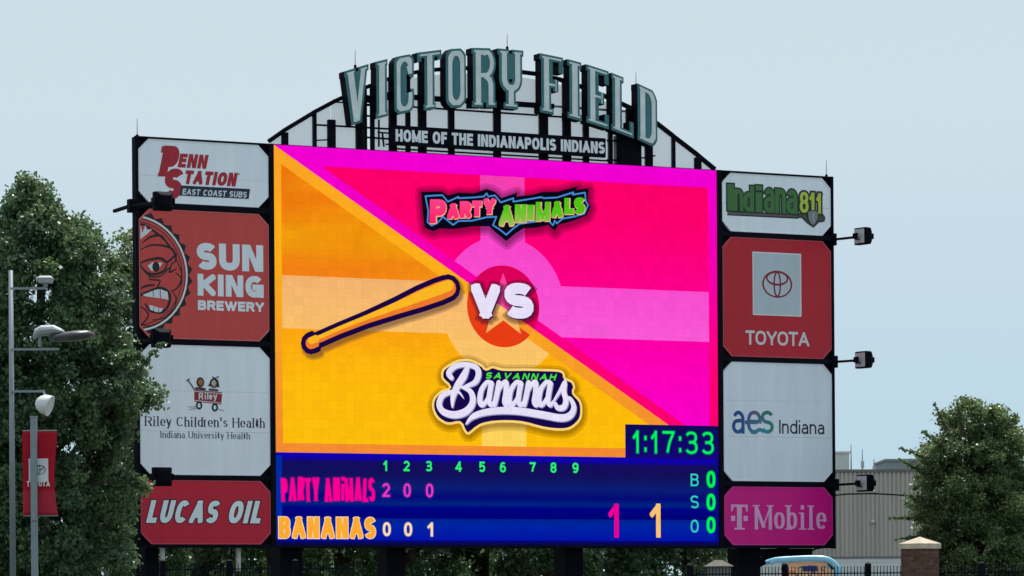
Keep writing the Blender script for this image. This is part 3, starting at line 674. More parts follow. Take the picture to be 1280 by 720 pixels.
for s, x0, x1, y in (('2', 477.9, 487.2, 621), ('0', 504.4, 513.3, 621.3), ('0', 532.3, 541.4, 621.6)): dig(s, x0, y, x1, y-17, .15, (240, 60, 205), glow=.1)
for s, x0, x1, y in (('0', 478.4, 488.4, 670.2), ('0', 505, 515.2, 670.4), ('1', 534.3, 542.4, 670.6)): dig(s, x0, y, x1, y-17.5, .19, (255, 222, 185), glow=.06)
dig('1', 760.3, 672, 776, 629.5, .155, (238, 0, 150)); dig('1', 812.3, 672, 828.3, 629.5, .155, (255, 196, 110))
for s, y0, y1 in (('B', 592, 607.8), ('S', 619.4, 635.4), ('O', 649.6, 665.8)): dig(s, 863.2, y1, 873.2, y0, .14, (50, 210, 190))
for y0, y1 in ((588.6, 609.6), (617.2, 638), (646, 666.4)): dig('0', 883.2, y1, 894.2, y0, .19, (0, 250, 80), glow=.06)
# wavy pink team name, letter by letter
def wavy(m_=0):
    o = []
    for s, x0, x1 in (('PARTY', 352, 399), ('ANiMALS', 406, 468.8)):
        (a, y), (b, _) = bp(x0, 626), bp(x1, 627); H = bp(x0, 597)[1]-y
        bx = text_boxes(s, a, b, H, .15*H, .055*H)
        for i, (ch, x, ww) in enumerate(bx):
            j = (((i*7) % 5)-2)*.016*H
            o += glyph(ch, x, y+j, ww, H*(1-.04*((i*3) % 3)), .145*H, m_, shear=.03*((i % 3)-1), round_=False)
    return o
A = Art(BASE, .006); A.layer(wavy(.03), (150, 0, 150), alpha=.6); A.layer(wavy(), (255, 0, 145)); A.done('team_name', M['screen'], screen); A = Art(BASE, .006)
A.layer(text('BANANAS', (348.3, 672.8), (469.5, 673.2), (348.3, 646), .255, .105, .03), (255, 225, 190)); A.layer(text('BANANAS', (348.3, 672.8), (469.5, 673.2), (348.3, 646), .255, .105, -.003), (255, 172, 52))
A.done('team_name', M['screen'], screen)

# ------------------------------------------------------------------ eight advertising panels
def panel(name, label, u0, u1, v1, v0, col, draw):
    base = ((u0+u1)/2, 0, v0)
    t = thing(name, label, 'advertising sign', bworld(*base), PSI, 'advertising panels either side of the screen')
    c = .37
    o8 = [(u0, v0+c), (u0+c, v0), (u1-c, v0), (u1, v0+c), (u1, v1-c), (u1-c, v1), (u0+c, v1), (u0, v1-c)]
    m = MB(); F_ = [L3(base, u, .02, v) for u, v in o8]; B_ = [L3(base, u, -.065, v) for u, v in o8]
    c4 = (*lin(col), 1)
    m.add(F_+B_, [tuple(range(8)), tuple(range(8, 16))[::-1]]+[(i, i+8, (i+1) % 8+8, (i+1) % 8) for i in range(8)], c4)
    m.build('panel', M['print'], t)
    # thin raised retaining edge
    m = MB(); k = .045
    i8 = [(u+(base[0]-u)/abs(base[0]-u)*k*.8, v+((v0+v1)/2-v)/abs((v0+v1)/2-v)*k*.8) for u, v in o8]
    V_ = [L3(base, u, .034, v) for u, v in o8]+[L3(base, u, .034, v) for u, v in i8]+[L3(base, u, .02, v) for u, v in o8]+[L3(base, u, .021, v) for u, v in i8]
    m.add(V_, [f for i in range(8) for f in ((i, (i+1) % 8, (i+1) % 8+8, i+8), (i+16, (i+1) % 8+16, (i+1) % 8, i), (i+8, (i+1) % 8+8, (i+1) % 8+24, i+24))], (*lin(bl(col, (220, 225, 230), .25)), 1))
    m.build('edge_trim', M['print'], t)
    A = Art(base, .0202); n_j = 2 if v1-v0 > 3 else 1
    for i in range(n_j):
        y = v0+(v1-v0)*(i+1)/(n_j+1)+R.uniform(-.2, .2); A.layer([[(u0+.06, y), (u1-.06, y+R.uniform(-.01, .01)), (u1-.06, y+.018), (u0+.06, y+.016)]], bl(col, (60, 60, 70), .16), dz=.0004 if i == 0 else 0)
    A.done('sheet_joint', M['print'], t)
    draw(t, base, (u0, u1, v0, v1)); return t
def art_penn(t, b, r):
    A = Art(b, .021); z5 = zm(160, 170, 7.11); RD = (176, 34, 54)
    H = lambda y0, y1, x: z5((x, y1))[0][1]-z5((x, y0))[0][1]
    (a, y), (a2, y2) = z5((266, 358), (455, 92)); hh_ = y2-y
    o = glyph('P', a, y, (a2-a)-.16*hh_, hh_, .30, shear=.22); st = z5((288, 148), (300, 90), (345, 92), (330, 150)); o.append(st)
    o.append(z5((262, 360), (268, 325), (330, 328), (324, 362)))
    A.layer(o, RD)
    (a, y), (a2, y2) = z5((300, 562), (478, 292)); hh_ = y2-y
    o = glyph('S', a-.03, y, (a2-a)-.06*hh_, hh_, .29, shear=.2)
    A.layer(o, RD)
    tx = lambda s, x0, yl, x1, yr, x2, yt, t_, g_, sh: text(s, (160+x0/7.11, 170+yl/7.11), (160+x1/7.11, 170+yr/7.11), (160+x2/7.11, 170+yt/7.11), t_, g_, shear=sh)
    A.layer(tx('ENN', 438, 282, 716, 290, 438, 158, .27, .09, .22), RD); A.layer(tx('TATION', 490, 430, 975, 446, 490, 308, .27, .08, .22), RD)
    A.done('lettering', M['print'], t)
    A = Art(b, .024); A.layer([z5((470, 440), (1083, 472), (1070, 560), (455, 530))], (28, 40, 66))
    A.layer(tx('EAST COAST SUBS', 478, 524, 1058, 548, 478, 470, .22, .10, .18), (205, 215, 224)); A.layer([arc(*z5((984, 338))[0], .03, .03, 0, 300, 6)], RD)
    A.done('tagline_strip', M['print'], t)
def art_sun(t, b, r):
    A = Art(b, .021); z2 = zm(140, 250, 4.0); WH = (226, 236, 246); BK = (26, 24, 30)
    cl = lambda ps: [q for q in [clipr(p_, r[0]+.05, r[2]+.05, r[1], r[3]-.05) for p_ in ps] if q]
    q8 = lambda ps: [q for q in ps]
    # cap: centre and radius on the board
    (cx_, cy_) = z2((112, 366))[0]; Rr = z2((112, 75))[0][1]-cy_; k = (z2((377, 366))[0][0]-cx_)/Rr
    def cap(f0, tw=0, n=48):
        o = []
        for i in range(n):
            a = 2*PI*i/n; r_ = Rr*f0*(1+tw*(i % 2)); o.append((cx_+r_*k*math.cos(a), cy_+r_*math.sin(a)))
        return o
    corner = lambda ps: [clipcorner(p_) for p_ in ps]
    def clipcorner(p_):
        for (px_, py_, sx_, sy_) in ((r[0]+.05, r[3]-.40, 1, 1), (r[0]+.05, r[2]+.40, 1, -1)):
            o = []; fn = lambda p: (p[0]-px_)-(p[1]-py_)*sy_ ; n = len(p_)
            for i in range(n):
                a, c = p_[i], p_[(i+1) % n]; da, dc = fn(a), fn(c)
                if da >= 0: o.append(a)
                if (da >= 0) != (dc >= 0): tt = da/(da-dc); o.append((a[0]+(c[0]-a[0])*tt, a[1]+(c[1]-a[1])*tt))
            p_ = o
            if len(p_) < 3: return None
        return p_
    LY = lambda ps, col: A.layer([q for q in [clipcorner(p_) for p_ in cl(ps)] if q], col)
    LY([cap(1.02, .075, 64)], BK); LY([cap(1.0)], (225, 228, 232)); LY([cap(.965)], BK); LY([cap(.945)], (205, 72, 70)); LY([cap(.90)], BK); LY([cap(.885)], (205, 72, 70))
    D = []
    s = lambda wd, *p_, **kw: D.extend(stroke(cr(z2(*p_), 4), wd))
    s([.03, .09, .03], (150, 215), (190, 185), (245, 180), (275, 225)); s([.03, .07, .09, .03], (140, 250), (200, 225), (290, 240), (318, 290), (305, 320))
    s([.05, .1, .06], (135, 318), (180, 300), (240, 292), (275, 310), (320, 270)); s([.04, .08, .09, .04], (275, 310), (262, 350), (215, 372), (170, 362), (135, 320))
    s([.04, .05, .04], (155, 350), (190, 382), (240, 380), (285, 340)); s([.03, .07, .04], (300, 310), (285, 360), (318, 345)); s([.04, .06, .04], (318, 365), (345, 395), (325, 440), (295, 455))
    s([.03, .06, .05], (190, 370), (185, 395), (215, 400), (238, 405), (225, 435)); s([.03, .08, .05], (135, 445), (170, 430), (210, 425))
    s([.09, .1, .09, .06], (135, 478), (180, 460), (240, 440), (285, 470), (278, 530), (245, 562), (190, 555), (165, 520)); s([.04, .06, .05], (135, 530), (165, 550), (180, 580), (150, 620))
    s([.03, .05, .03], (300, 455), (320, 500), (300, 560)); s([.03, .05], (200, 600), (260, 590), (300, 550)); s([.04, .05], (320, 300), (345, 360), (345, 420)); s([.03, .05], (135, 620), (190, 630), (240, 610))
    s([.05, .08, .05], (130, 130), (160, 125), (250, 190), (300, 250))
    LY(D, BK)
    LY([z2((135, 110), (150, 165), (165, 125), (172, 150), (198, 145), (180, 165), (134, 200))], (215, 222, 230))
    LY([z2(*((175, 330), (200, 312), (250, 315), (225, 358), (195, 355)))], (215, 222, 230)); LY([[(p_[0], p_[1]) for p_ in arc(*z2((217, 335))[0], .13, .17, 0, 345, 16)]], BK)
    LY([z2((150, 475), (200, 455), (205, 488), (165, 482)), z2((205, 452), (235, 446), (238, 492), (208, 488)), z2((240, 446), (275, 460), (280, 500), (242, 492)), z2((183, 525), (205, 530), (205, 555), (188, 550)), z2((208, 532), (230, 538), (228, 562), (208, 558)), z2((232, 540), (252, 542), (245, 558), (232, 562))], (215, 222, 230))
    A.done('crowned_sun_emblem', M['print'], t)
    A = Art(b, .021)
    tx = lambda s_, x0, yl, x1, yr, yt, t_, g_: text(s_, (140+x0/4, 250+yl/4), (140+x1/4, 250+yr/4), (140+x0/4, 250+yt/4), t_, g_)
    A.layer(tx('SUN', 423, 350, 755, 357, 216, .285, .10), WH); A.layer(tx('KING', 427, 480, 757, 488, 371, .285, .11), WH); A.layer(tx('BREWERY', 428, 552, 759, 559, 503, .27, .10), WH)
    A.done('lettering', M['print'], t)
def art_riley(t, b, r):
    A = Art(b, .021); z = zm(140, 420, 4.0); NV = (44, 38, 78)
    A.layer(text("Riley Children's Health", (180.8, 532.6), (330.6, 535.0), (180.8, 520.2), .155, .10, contrast=.32, serif=1.0), NV); A.done('title_lettering', M['print'], t); A = Art(b, .021)
    A.layer(text("Indiana University Health", (199.7, 547.6), (312, 549.0), (199.7, 539.0), .15, .11, contrast=.4, serif=.9), (70, 72, 104))
    A.done('subtitle_lettering', M['print'], t)
    A = Art(b, .021); BK = (24, 22, 30)
    A.layer([z((410, 268), (550, 282), (545, 343), (410, 328))], (150, 32, 50)); A.layer(stroke(z((412, 276), (548, 289)), .03)+stroke(z((412, 322), (545, 336)), .03), (200, 205, 210))
    o = []
    for ch, x0, x1 in (('R', 432, 455), ('i', 462, 468), ('l', 474, 480), ('e', 484, 500), ('y', 505, 524)):
        (a, y), (c, y2) = z((x0, 318), (x1, 284)); o += glyph(ch, a, y, max(c-a, .05), .23, .045, round_=True)
    A.layer(o, (225, 225, 230))
    for cx_, cy_ in ((434, 347), (513, 357)):
        A.layer(stroke(arc(*z((cx_, cy_))[0], .085, .11, 0, 360, 20), .06, False), BK)
    A.layer([arc(*z((440, 232))[0], .14, .17, 0, 345, 20)], (60, 30, 30)); A.layer([arc(*z((441, 234))[0], .09, .12, 0, 340, 16)], (170, 110, 60))
    A.layer([arc(*z((508, 236))[0], .15, .16, 0, 345, 20), z((478, 250), (500, 215), (528, 218), (535, 256))], BK); A.layer([arc(*z((507, 238))[0], .09, .115, 0, 340, 16)], (205, 190, 170))
    A.layer(stroke(z((378, 220), (410, 268)), .035)+stroke(z((372, 224), (385, 214)), .035)+stroke(cr(z((500, 205), (515, 212), (530, 203)), 3), .035)+stroke(z((418, 262), (462, 266)), .07)+stroke(z((485, 268), (525, 272)), .06), BK)
    A.layer(stroke(cr(z((430, 240), (440, 248), (450, 238)), 3), .02)+stroke(cr(z((498, 245), (507, 251), (516, 243)), 3), .02)+[arc(*z((503, 232))[0], .015, .015, 0, 300, 6), arc(*z((514, 233))[0], .015, .015, 0, 300, 6)], BK)
    A.layer(stroke(z((378, 355), (425, 354)), .02)+stroke(z((385, 368), (418, 362)), .02)+stroke(z((530, 366), (556, 374)), .02), (120, 130, 150))
    A.done('wagon_emblem', M['print'], t)
def art_lucas(t, b, r):
    A = Art(b, .021); a = ('LUCAS OIL', (182, 653.7), (331, 654.2), (182, 625.2))
    A.layer(text(*a, .235, .12, .05, shear=.27), (58, 18, 52)); A.layer(text(*a, .235, .12, shear=.27), (232, 244, 250))
    A.done('lettering', M['print'], t)
def art_811(t, b, r):
    A = Art(b, .021); z = zm(880, 190, 5.143)
    A.layer([z((148, 376), (605, 402), (605, 430), (148, 408))], (34, 34, 40)); A.layer([z((152, 384), (600, 408), (600, 420), (152, 402))], (98, 94, 98))
    A.layer([z((598, 385), (640, 400), (760, 395), (778, 420), (772, 448), (735, 455), (702, 488), (660, 460), (625, 425), (598, 425))], (60, 62, 66))
    A.layer([z((615, 400), (650, 398), (665, 440), (640, 425)), z((735, 400), (762, 405), (766, 430), (730, 445))], (70, 84, 50))
    def w81(m_):
        o = []
        for ch, x0, x1, yt, yb in (('I', 148, 188, 208, 374), ('n', 190, 248, 190, 378), ('d', 250, 318, 220, 382), ('i', 322, 378, 218, 384), ('a', 382, 450, 180, 388), ('n', 455, 522, 185, 392), ('a', 527, 596, 190, 396)):
            (a, y), (c, y2) = z((x0, yb), (x1, yt))
            if ch == 'I' or ch == 'i': 
                yy = y2 if ch == 'I' else y+(y2-y)*.74
                o.append([(a-m_+.05*(ch == 'i'), y-m_), (c+m_-.05*(ch == 'i'), y-m_), (c+m_-.05*(ch == 'i'), yy+m_), (a-m_+.05*(ch == 'i'), yy+m_)])
                if ch == 'i': o.append([(a-m_+.05, y+(y2-y)*.82-m_), (c+m_-.05, y+(y2-y)*.82-m_), (c+m_-.05, y2+m_), (a-m_+.05, y2+m_)])
            else: o += glyph(ch, a, y, c-a, (y2-y)*1.0, (c-a)*.36, m_)
        return o
    A.layer(w81(.055), (26, 48, 36)); A.layer(w81(0), (66, 118, 62))
    def e81(m_):
        o = []
        for ch, x0, x1, yt, yb in (('8', 612, 668, 258, 390), ('1', 674, 710, 262, 376), ('1', 718, 752, 266, 396)):
            (a, y), (c, y2) = z((x0, yb), (x1, yt)); o += glyph(ch, a, y, c-a, y2-y, (c-a)*(.33 if ch == '8' else .5), m_)
        return o
    A.layer(e81(.07), (36, 44, 36)); A.layer(e81(0), (186, 204, 76))
    A.done('lettering', M['print'], t)
    A = Art(b, .042); sh = z((665, 385), (700, 376), (727, 388), (725, 430), (712, 458), (698, 472), (682, 460), (668, 430))
    A.layer([shr(sh, -.03)], (40, 42, 48)); A.layer([sh], (128, 136, 142)); A.layer([z((690, 392), (706, 392), (702, 455), (696, 455))], (158, 166, 172))
    A.done('shovel_emblem', M['print'], t)
def oval(A, cx_, cy_, rx, ry, w_, col, w2=None):
    n = 48; P = arc(cx_, cy_, rx, ry, 0, 360, n)
    ws = [w_+(w2-w_)*abs(math.sin(2*PI*i/n)) if w2 else w_ for i in range(n+1)]
    A.layer(seg_strip(P, ws), col)
def emblem_oval(A, cx_, cy_, rx, col):
    ry = rx*.70
    oval(A, cx_, cy_, rx, ry, rx*.125, col, rx*.085); oval(A, cx_, cy_-.0*ry, rx*.22, ry*.95, rx*.10, col, rx*.10); oval(A, cx_, cy_+ry*.47, rx*.73, ry*.50, rx*.10, col, rx*.11)
def art_toy(t, b, r):
    A = Art(b, .021); a0, a1 = mean(bp(940.4, 314.6)[0], bp(940.4, 393.8)[0]), mean(bp(1000.8, 317.3)[0], bp(1001.5, 395.8)[0])
    v1_, v0_ = vv((940.4, 314.6), (1000.8, 317.3)), vv((940.4, 393.8), (1001.5, 395.8))
    A.layer([[(a0, v0_), (a1, v0_), (a1, v1_), (a0, v1_)]], (224, 234, 236)); k = .04
    A.layer([[(a0+k, v0_+k), (a1-k, v0_+k), (a1-k, v1_-k), (a0+k, v1_-k)]], (188, 202, 214))
    (x0, y0), (x1, y1) = bp(951.8, 355), bp(990.2, 356); c0 = ((x0+x1)/2, mean(bp(970, 337.6)[1], bp(970, 373)[1]))
    n0 = len(A.m.v); emblem_oval(A, c0[0], c0[1], (x1-x0)/2-.05, (142, 26, 54))
    k2 = (bp(970, 337.6)[1]-bp(970, 373)[1]-.1)/(.70*((x1-x0)-.1))
    for i in range(n0, len(A.m.v)):
        x_, y_, z_ = A.m.v[i]; zc = c0[1]-b[2]; A.m.v[i] = (x_, y_, zc+(z_-zc)*k2)
    A.done('oval_emblem', M['print'], t)
    A = Art(b, .021); A.layer(text('TOYOTA', (931.6, 430.8), (1011.2, 433), (931.6, 413), .18, .05), (214, 214, 222)); A.done('lettering', M['print'], t)
def art_aes(t, b, r):
    A = Art(b, .021); z = zm(880, 440, 4.5)
    def colf(u, v):
        (a, y0), (c, y1) = z((155, 460), (390, 333)); x = (u-a)/(c-a); y = (v-y0)/(y1-y0)
        top = ramp([(0, (24, 66, 138)), (.25, (36, 80, 150)), (.36, (86, 100, 148)), (.6, (112, 96, 140)), (.75, (60, 120, 120)), (1, (46, 128, 88))])(x)
        bot = ramp([(0, (28, 90, 160)), (.28, (34, 92, 160)), (.45, (60, 130, 165)), (.8, (54, 150, 176)), (1, (50, 140, 130))])(x)
        return bl(bot, top, max(0, min(1, y)))
    o = []
    for ch, x0, x1 in (('a', 156, 226), ('e', 240, 322), ('s', 318, 390)):
        (a, y), (c, y2) = z((x0, 459), (x1, 334)); o += glyph(ch, a, y, c-a, (y2-y)/.7*(.98), .135)
    o += stroke(z((228, 396), (300, 396)), .13, False)+stroke(cr(z((262, 449), (285, 453), (303, 440), (318, 438), (335, 450)), 4), .13, False)
    A.layer(o, colf)
    A.layer(text('Indiana', (973.6, 541.6), (1030, 543.4), (973.6, 524.4), .125, .12), (36, 36, 56)); A.done('lettering', M['print'], t)
def art_tm(t, b, r):
    A = Art(b, .021); z = zm(880, 580, 5.143); LC = (232, 170, 222)
    T_ = [z((172, 260), (279, 262), (279, 276), (172, 274)), z((210, 262), (241, 262), (241, 420), (210, 420)), z((192, 410), (260, 411), (260, 422), (192, 421)),
          z((172, 262), (192, 266), (180, 304), (172, 304)), z((279, 262), (259, 266), (271, 306), (279, 306)), z((172, 333), (198, 333), (198, 366), (172, 366)), z((252, 333), (279, 333), (279, 366), (252, 366)), z((200, 262), (250, 262), (241, 285), (210, 285))]
    A.layer(T_, LC)
    A.layer(text('Mobile', (943.0, 661.8), (1032.6, 662.4), (943.0, 631.2), .155, .105, contrast=.45, serif=1.05), LC)
    A.done('lettering', M['print'], t)
WHT, pn = (190, 208, 222), panel
pn('sandwich_shop_sign', 'white sign with red slanted PENN STATION lettering, at the top of the left column', pL0, pL1, LV[0][0], LV[0][1], (236, 244, 255), art_penn)
pn('brewery_sign', 'brick red sign reading SUN KING BREWERY beside half of a bottle cap face', pL0, pL1, LV[1][0], LV[1][1], (205, 72, 70), art_sun)
pn('hospital_sign', "white sign reading Riley Children's Health under a little red wagon drawing", pL0, pL1, LV[2][0], LV[2][1], (236, 244, 255), art_riley)
pn('motor_oil_sign', 'crimson sign reading LUCAS OIL in white slanted capitals', pL0, pL1, LV[3][0], LV[3][1], (202, 18, 54), art_lucas)
pn('utility_notice_sign', 'white sign reading Indiana811 in green and yellow above a shovel', pR0, pR1, RV[0][0], RV[0][1], (236, 244, 255), art_811)
pn('car_maker_sign', 'dark red sign with a white rectangle and oval emblem above the word TOYOTA', pR0, pR1, RV[1][0], RV[1][1], (192, 28, 50), art_toy)
pn('power_company_sign', 'white sign with small aes Indiana lettering in blue, green and black', pR0, pR1, RV[2][0], RV[2][1], (230, 239, 254), art_aes)
pn('phone_company_sign', 'magenta sign reading T Mobile in pale serif letters', pR0, pR1, RV[3][0], RV[3][1], (222, 0, 142), art_tm)

# ------------------------------------------------------------------ floodlights on arms through the two outer columns
def flood(label, pe, ph, side):
    """pe: pixel where the arm meets the frame edge, ph: pixel of the head"""
    u_, v_ = bp(pe[0], pe[1], .07); base = (u_, .07, v_)
    t = thing('floodlight', label, 'floodlight', bworld(*base), PSI, 'floodlights on arms beside the signs')
    Lr = (ph[0]-pe[0])/(14.2 if side == 'L' else 18.7); u2, v2 = bp(ph[0], ph[1], .07+Lr)
    du = u2-u_; dv = v2-v_
    out = -.08 if side == 'L' else .08
    m = MB(); m.beam((out, -.02+.25, 0), (out, -Lr, dv), .085, .085); m.build('arm', M['post'], t, bevel=.01)
    m = MB(); m.beam((out, .25, 0), (out, 1.6 if side == 'L' else .9, -.03), .11, .11); m.build('rear_bracket', M['post'], t, bevel=.015)
    m = MB(); m.box((out-.09, -.02, -.22), (out+.09, .26, .22)); m.build('clamp_plate', M['post'], t, bevel=.015)
    # head: a tapered housing aimed back at the sign face, glass set in a rim
    m = MB(); y0 = -Lr-.10; z0 = dv
    s_ = .31
    # local: x across the light, y depth (front = +y, towards the sign)
    ry = math.radians(98) if side == 'R' else 0
    def hr(p_):          # turn the head about its own upright axis
        x, y, z = p_[0]-out, p_[1]-y0, p_[2]; return (out+x*math.cos(ry)-y*math.sin(ry), y0+x*math.sin(ry)+y*math.cos(ry), z)
    fr = [(out+a*s_, y0+.16+.0*b, z0+b*s_*1.0) for a, b in ((-1, -1), (1, -1), (1, 1), (-1, 1))]
    mdv = [(out+a*s_, y0-.12, z0+b*s_*.98) for a, b in ((-1, -1), (1, -1), (1, 1), (-1, 1))]
    bk = [(out+a*s_*.55, y0-.30, z0+b*s_*.55) for a, b in ((-1, -1), (1, -1), (1, 1), (-1, 1))]
    m.add([hr(q_) for q_ in fr+mdv+bk], [(3, 2, 1, 0), (8, 9, 10, 11)]+[(i+k, (i+1) % 4+k, (i+1) % 4+k+4, i+k+4) for k in (0, 4) for i in range(4)])
    hd = m.build('lamp_head', M['post'], t, bevel=.035)
    m = MB(); m.box((out-s_*.82, y0+.163, z0-s_*.82), (out+s_*.82, y0+.175, z0+s_*.82)); m.v = [hr(q_) for q_ in m.v]; m.build('glass', M['lens'], hd)
    m = MB()
    for a in (-1, 1): m.beam((out+a*(s_+.03), y0-.02, z0-.1), (out+a*(s_+.03), y0-.02, z0+.1), .04, .3)
    m.beam((out-s_-.05, y0-.02, z0-.12), (out+s_+.05, y0-.02, z0-.12), .04, .08); m.build('yoke', M['post'], hd)
flood('black floodlight overlapping the lower left of the PENN STATION sign', (168, 257), (204, 252), 'L')
flood('black floodlight overlapping the gap below the SUN KING BREWERY sign', (169, 427), (202, 423), 'L')
flood('black floodlight overlapping the top of the LUCAS OIL sign', (170, 600), (203, 596), 'L')
flood('black floodlight sticking out beside the Indiana811 sign, sky behind it', (1041, 299), (1074, 295.5), 'R')
flood('black floodlight sticking out below the TOYOTA sign, sky behind it', (1042.5, 452), (1075, 450), 'R')
flood('black floodlight with pale glass in front of the ribbed grey building', (1044, 606), (1077, 604), 'R')
def rod(px, y0, y1, w_, label):
    u_, v_ = bp(px, y1, w_); _, v2 = bp(px, y0, w_); base = (u_, w_, v_)
    t = thing('lightning_rod', label, 'lightning rod', bworld(*base), PSI, 'lightning rods on top of the scoreboard')
    m = MB(); m.tube([(0, 0, -.15), (0, 0, (v2-v_)*.6), (0, 0, v2-v_)], .016, 6, r1=.008); m.build('rod', M['galv'], t)
    m = MB(); m.tube([(0, 0, -.18), (0, 0, .02)], .05, 8); m.build('socket', M['post'], t)
rod(171.5, 148, 169, -.1, 'thin lightning rod above the PENN STATION sign')
rod(444, 62, 82, .2, 'thin lightning rod behind the letter V')
rod(634, 42, 59, .2, 'thin lightning rod behind the letter Y')
rod(795, 90, 107, .2, 'thin lightning rod behind the last letter D')
rod(1033, 200, 219, -.1, 'thin lightning rod above the Indiana811 sign')

# ------------------------------------------------------------------ VICTORY FIELD letters
WF = .35; LD = .46
sgn = thing('roof_sign', 'arched VICTORY FIELD letters in silver with teal edges above the video screen', 'sign', bworld(bU, 0, vT), PSI)
SB = (bU, 0, vT)
LT = [('V', 431, 461, 82.5, 156.5, 1.0), ('I', 468.5, 486, 78, 144.5, 0), ('C', 493, 517.5, 70.5, 141), ('T', 522, 552, 64.5, 136), ('O', 557.5, 582.5, 59.3, 135.5),
      ('R', 590, 620.5, 57.5, 135), ('Y', 622.5, 654.5, 60.8, 137.5), ('F', 675, 704, 70, 141.5), ('I', 708, 728.5, 76.5, 149), ('E', 733, 761, 87, 156.5), ('L', 764, 792, 98, 167.5), ('D', 797, 821.5, 107, 181)]
cen_ = []; 
for e in LT:
    a, vb_ = bp((e[1]+e[2])/2, e[4], WF); _, vt_ = bp((e[1]+e[2])/2, e[3], WF); cen_.append((a, vb_, vt_))
cb_ = np.polyfit([c[0] for c in cen_], [c[1] for c in cen_], 2); ct_ = np.polyfit([c[0] for c in cen_], [c[2] for c in cen_], 2)
SERIF = {  # slab letters drawn as strokes: (points, thickness factor); V means vertical-sided letter box 0..1
 'I': [([(.5, 0), (.5, 1)], 1), ([(.08, .045), (.92, .045)], 'h'), ([(.08, .955), (.92, .955)], 'h')],
 'T': [([(.5, 0), (.5, 1)], 1), ([(.25, .045), (.75, .045)], 'h'), ([(.0, .955), (1, .955)], 'h'), ([(.05, .84), (.05, 1)], .55), ([(.95, .84), (.95, 1)], .55)],
 'L': [([(.27, 0), (.27, 1)], 1), ([(0, .045), (1, .045)], 'h'), ([(0.02, .955), (.56, .955)], 'h'), ([(.94, .0), (.94, .27)], .62)],
 'E': [([(.27, 0), (.27, 1)], 1), ([(0, .045), (1, .045)], 'h'), ([(0, .955), (1, .955)], 'h'), ([(.94, 0), (.94, .24)], .6), ([(.94, .76), (.94, 1)], .6), ([(.27, .5), (.7, .5)], 'h'), ([(.68, .40), (.68, .60)], .55)],
 'F': [([(.27, 0), (.27, 1)], 1), ([(0, .045), (.58, .045)], 'h'), ([(0, .955), (1, .955)], 'h'), ([(.94, .72), (.94, 1)], .6), ([(.27, .5), (.7, .5)], 'h'), ([(.68, .40), (.68, .60)], .55)],
 'V': [([(.22, 1), (.5, 0)], 1.05), ([(.78, 1), (.5, 0)], .9), ([(.0, .955), (.46, .955)], 'h'), ([(.58, .955), (1, .955)], 'h'), ([(.38, .04), (.62, .04)], 'h')],
 'Y': [([(.24, 1), (.24, .62)]+arc(.5, .50, .26, .16, 180, 270, 5), 1), ([(.76, 1), (.76, .62)]+arc(.5, .50, .26, .16, 0, -90, 5), 1), ([(.5, .4), (.5, 0)], 1), ([(.22, .045), (.78, .045)], 'h'), ([(.0, .955), (.44, .955)], 'h'), ([(.56, .955), (1, .955)], 'h')],
 'C': [([(.84, .66), (.84, .8)]+arc(.5, .76, .34, .18, 0, 180, 8)+arc(.5, .24, .34, .18, 180, 360, 8)+[(.84, .34)], 1), ([(.84, .64), (.99, .64)], 'h'), ([(.84, .345), (.99, .345)], 'h')],
 'O': [(arc(.5, .74, .33, .19, 0, 180, 8)+arc(.5, .26, .33, .19, 180, 360, 8)+[(.83, .74)], 1)],
 'R': [([(.25, 0), (.25, 1)], 1), ([(0, .955), (.6, .955)], 'h'), ([(.2, .94), (.55, .94)]+arc(.55, .74, .26, .20, 90, -90, 8)[0:]+[(.25, .54)], .86), ([(.52, .53), (.70, .47), (.76, .38), (.76, 0)], .95), ([(0, .045), (.46, .045)], 'h'), ([(.62, .045), (1, .045)], 'h')],
 'D': [([(.25, 0), (.25, 1)], 1), ([(0, .955), (.5, .955)], 'h'), ([(0, .045), (.5, .045)], 'h'), ([(.2, .945), (.45, .945)]+arc(.50, .72, .32, .225, 90, 0, 6)+arc(.50, .28, .32, .225, 0, -90, 6)+[(.2, .055)], .95)],
}
def slab(ch, u0, u1, v0, v1, t, ins, slope):
    W_, H_ = u1-u0, v1-v0; o = []; uc = (u0+u1)/2
    for P, k in SERIF[ch]:
        Q = [(u0+a*W_, v0+b*H_) for a, b in P]
        wd = (.13 if k == 'h' else t*k)-2*ins
        vert = len(P) == 2
        if vert:
            a, b = np.array(Q[0]), np.array(Q[1])
            if ch == 'V' and k != 'h': pass
            else:
                d = (b-a)/np.linalg.norm(b-a); lo_, hi_ = (0, 1)
                if k == 'h': a = a+d*ins*.8; b = b-d*ins*.8
            Q = [a, b]
        if k == 'h':
            y = np.clip(Q[0][1], v0+.13*.5+.02, v1-.13*.5-.02) if P[0][1] not in (.5, .64, .345) else Q[0][1]
            Q = [(Q[0][0], y), (Q[1][0], y)]; wd = .30*.62-2*ins if False else .21-1.6*ins
            if P[0][1] < .1: Q = [(q_[0], v0+.105) for q_ in Q]
            elif P[0][1] > .9: Q = [(q_[0], v1-.105) for q_ in Q]
        for s_ in seg_strip(Q, [wd]*len(Q)):
            c = clip_box([np.array(p_) for p_ in s_], u0+ins, v0+ins, u1-ins, v1-ins)
            if c: o.append(c)
    return [[(p_[0], p_[1]+(p_[0]-uc)*slope) for p_ in q_] for q_ in o]
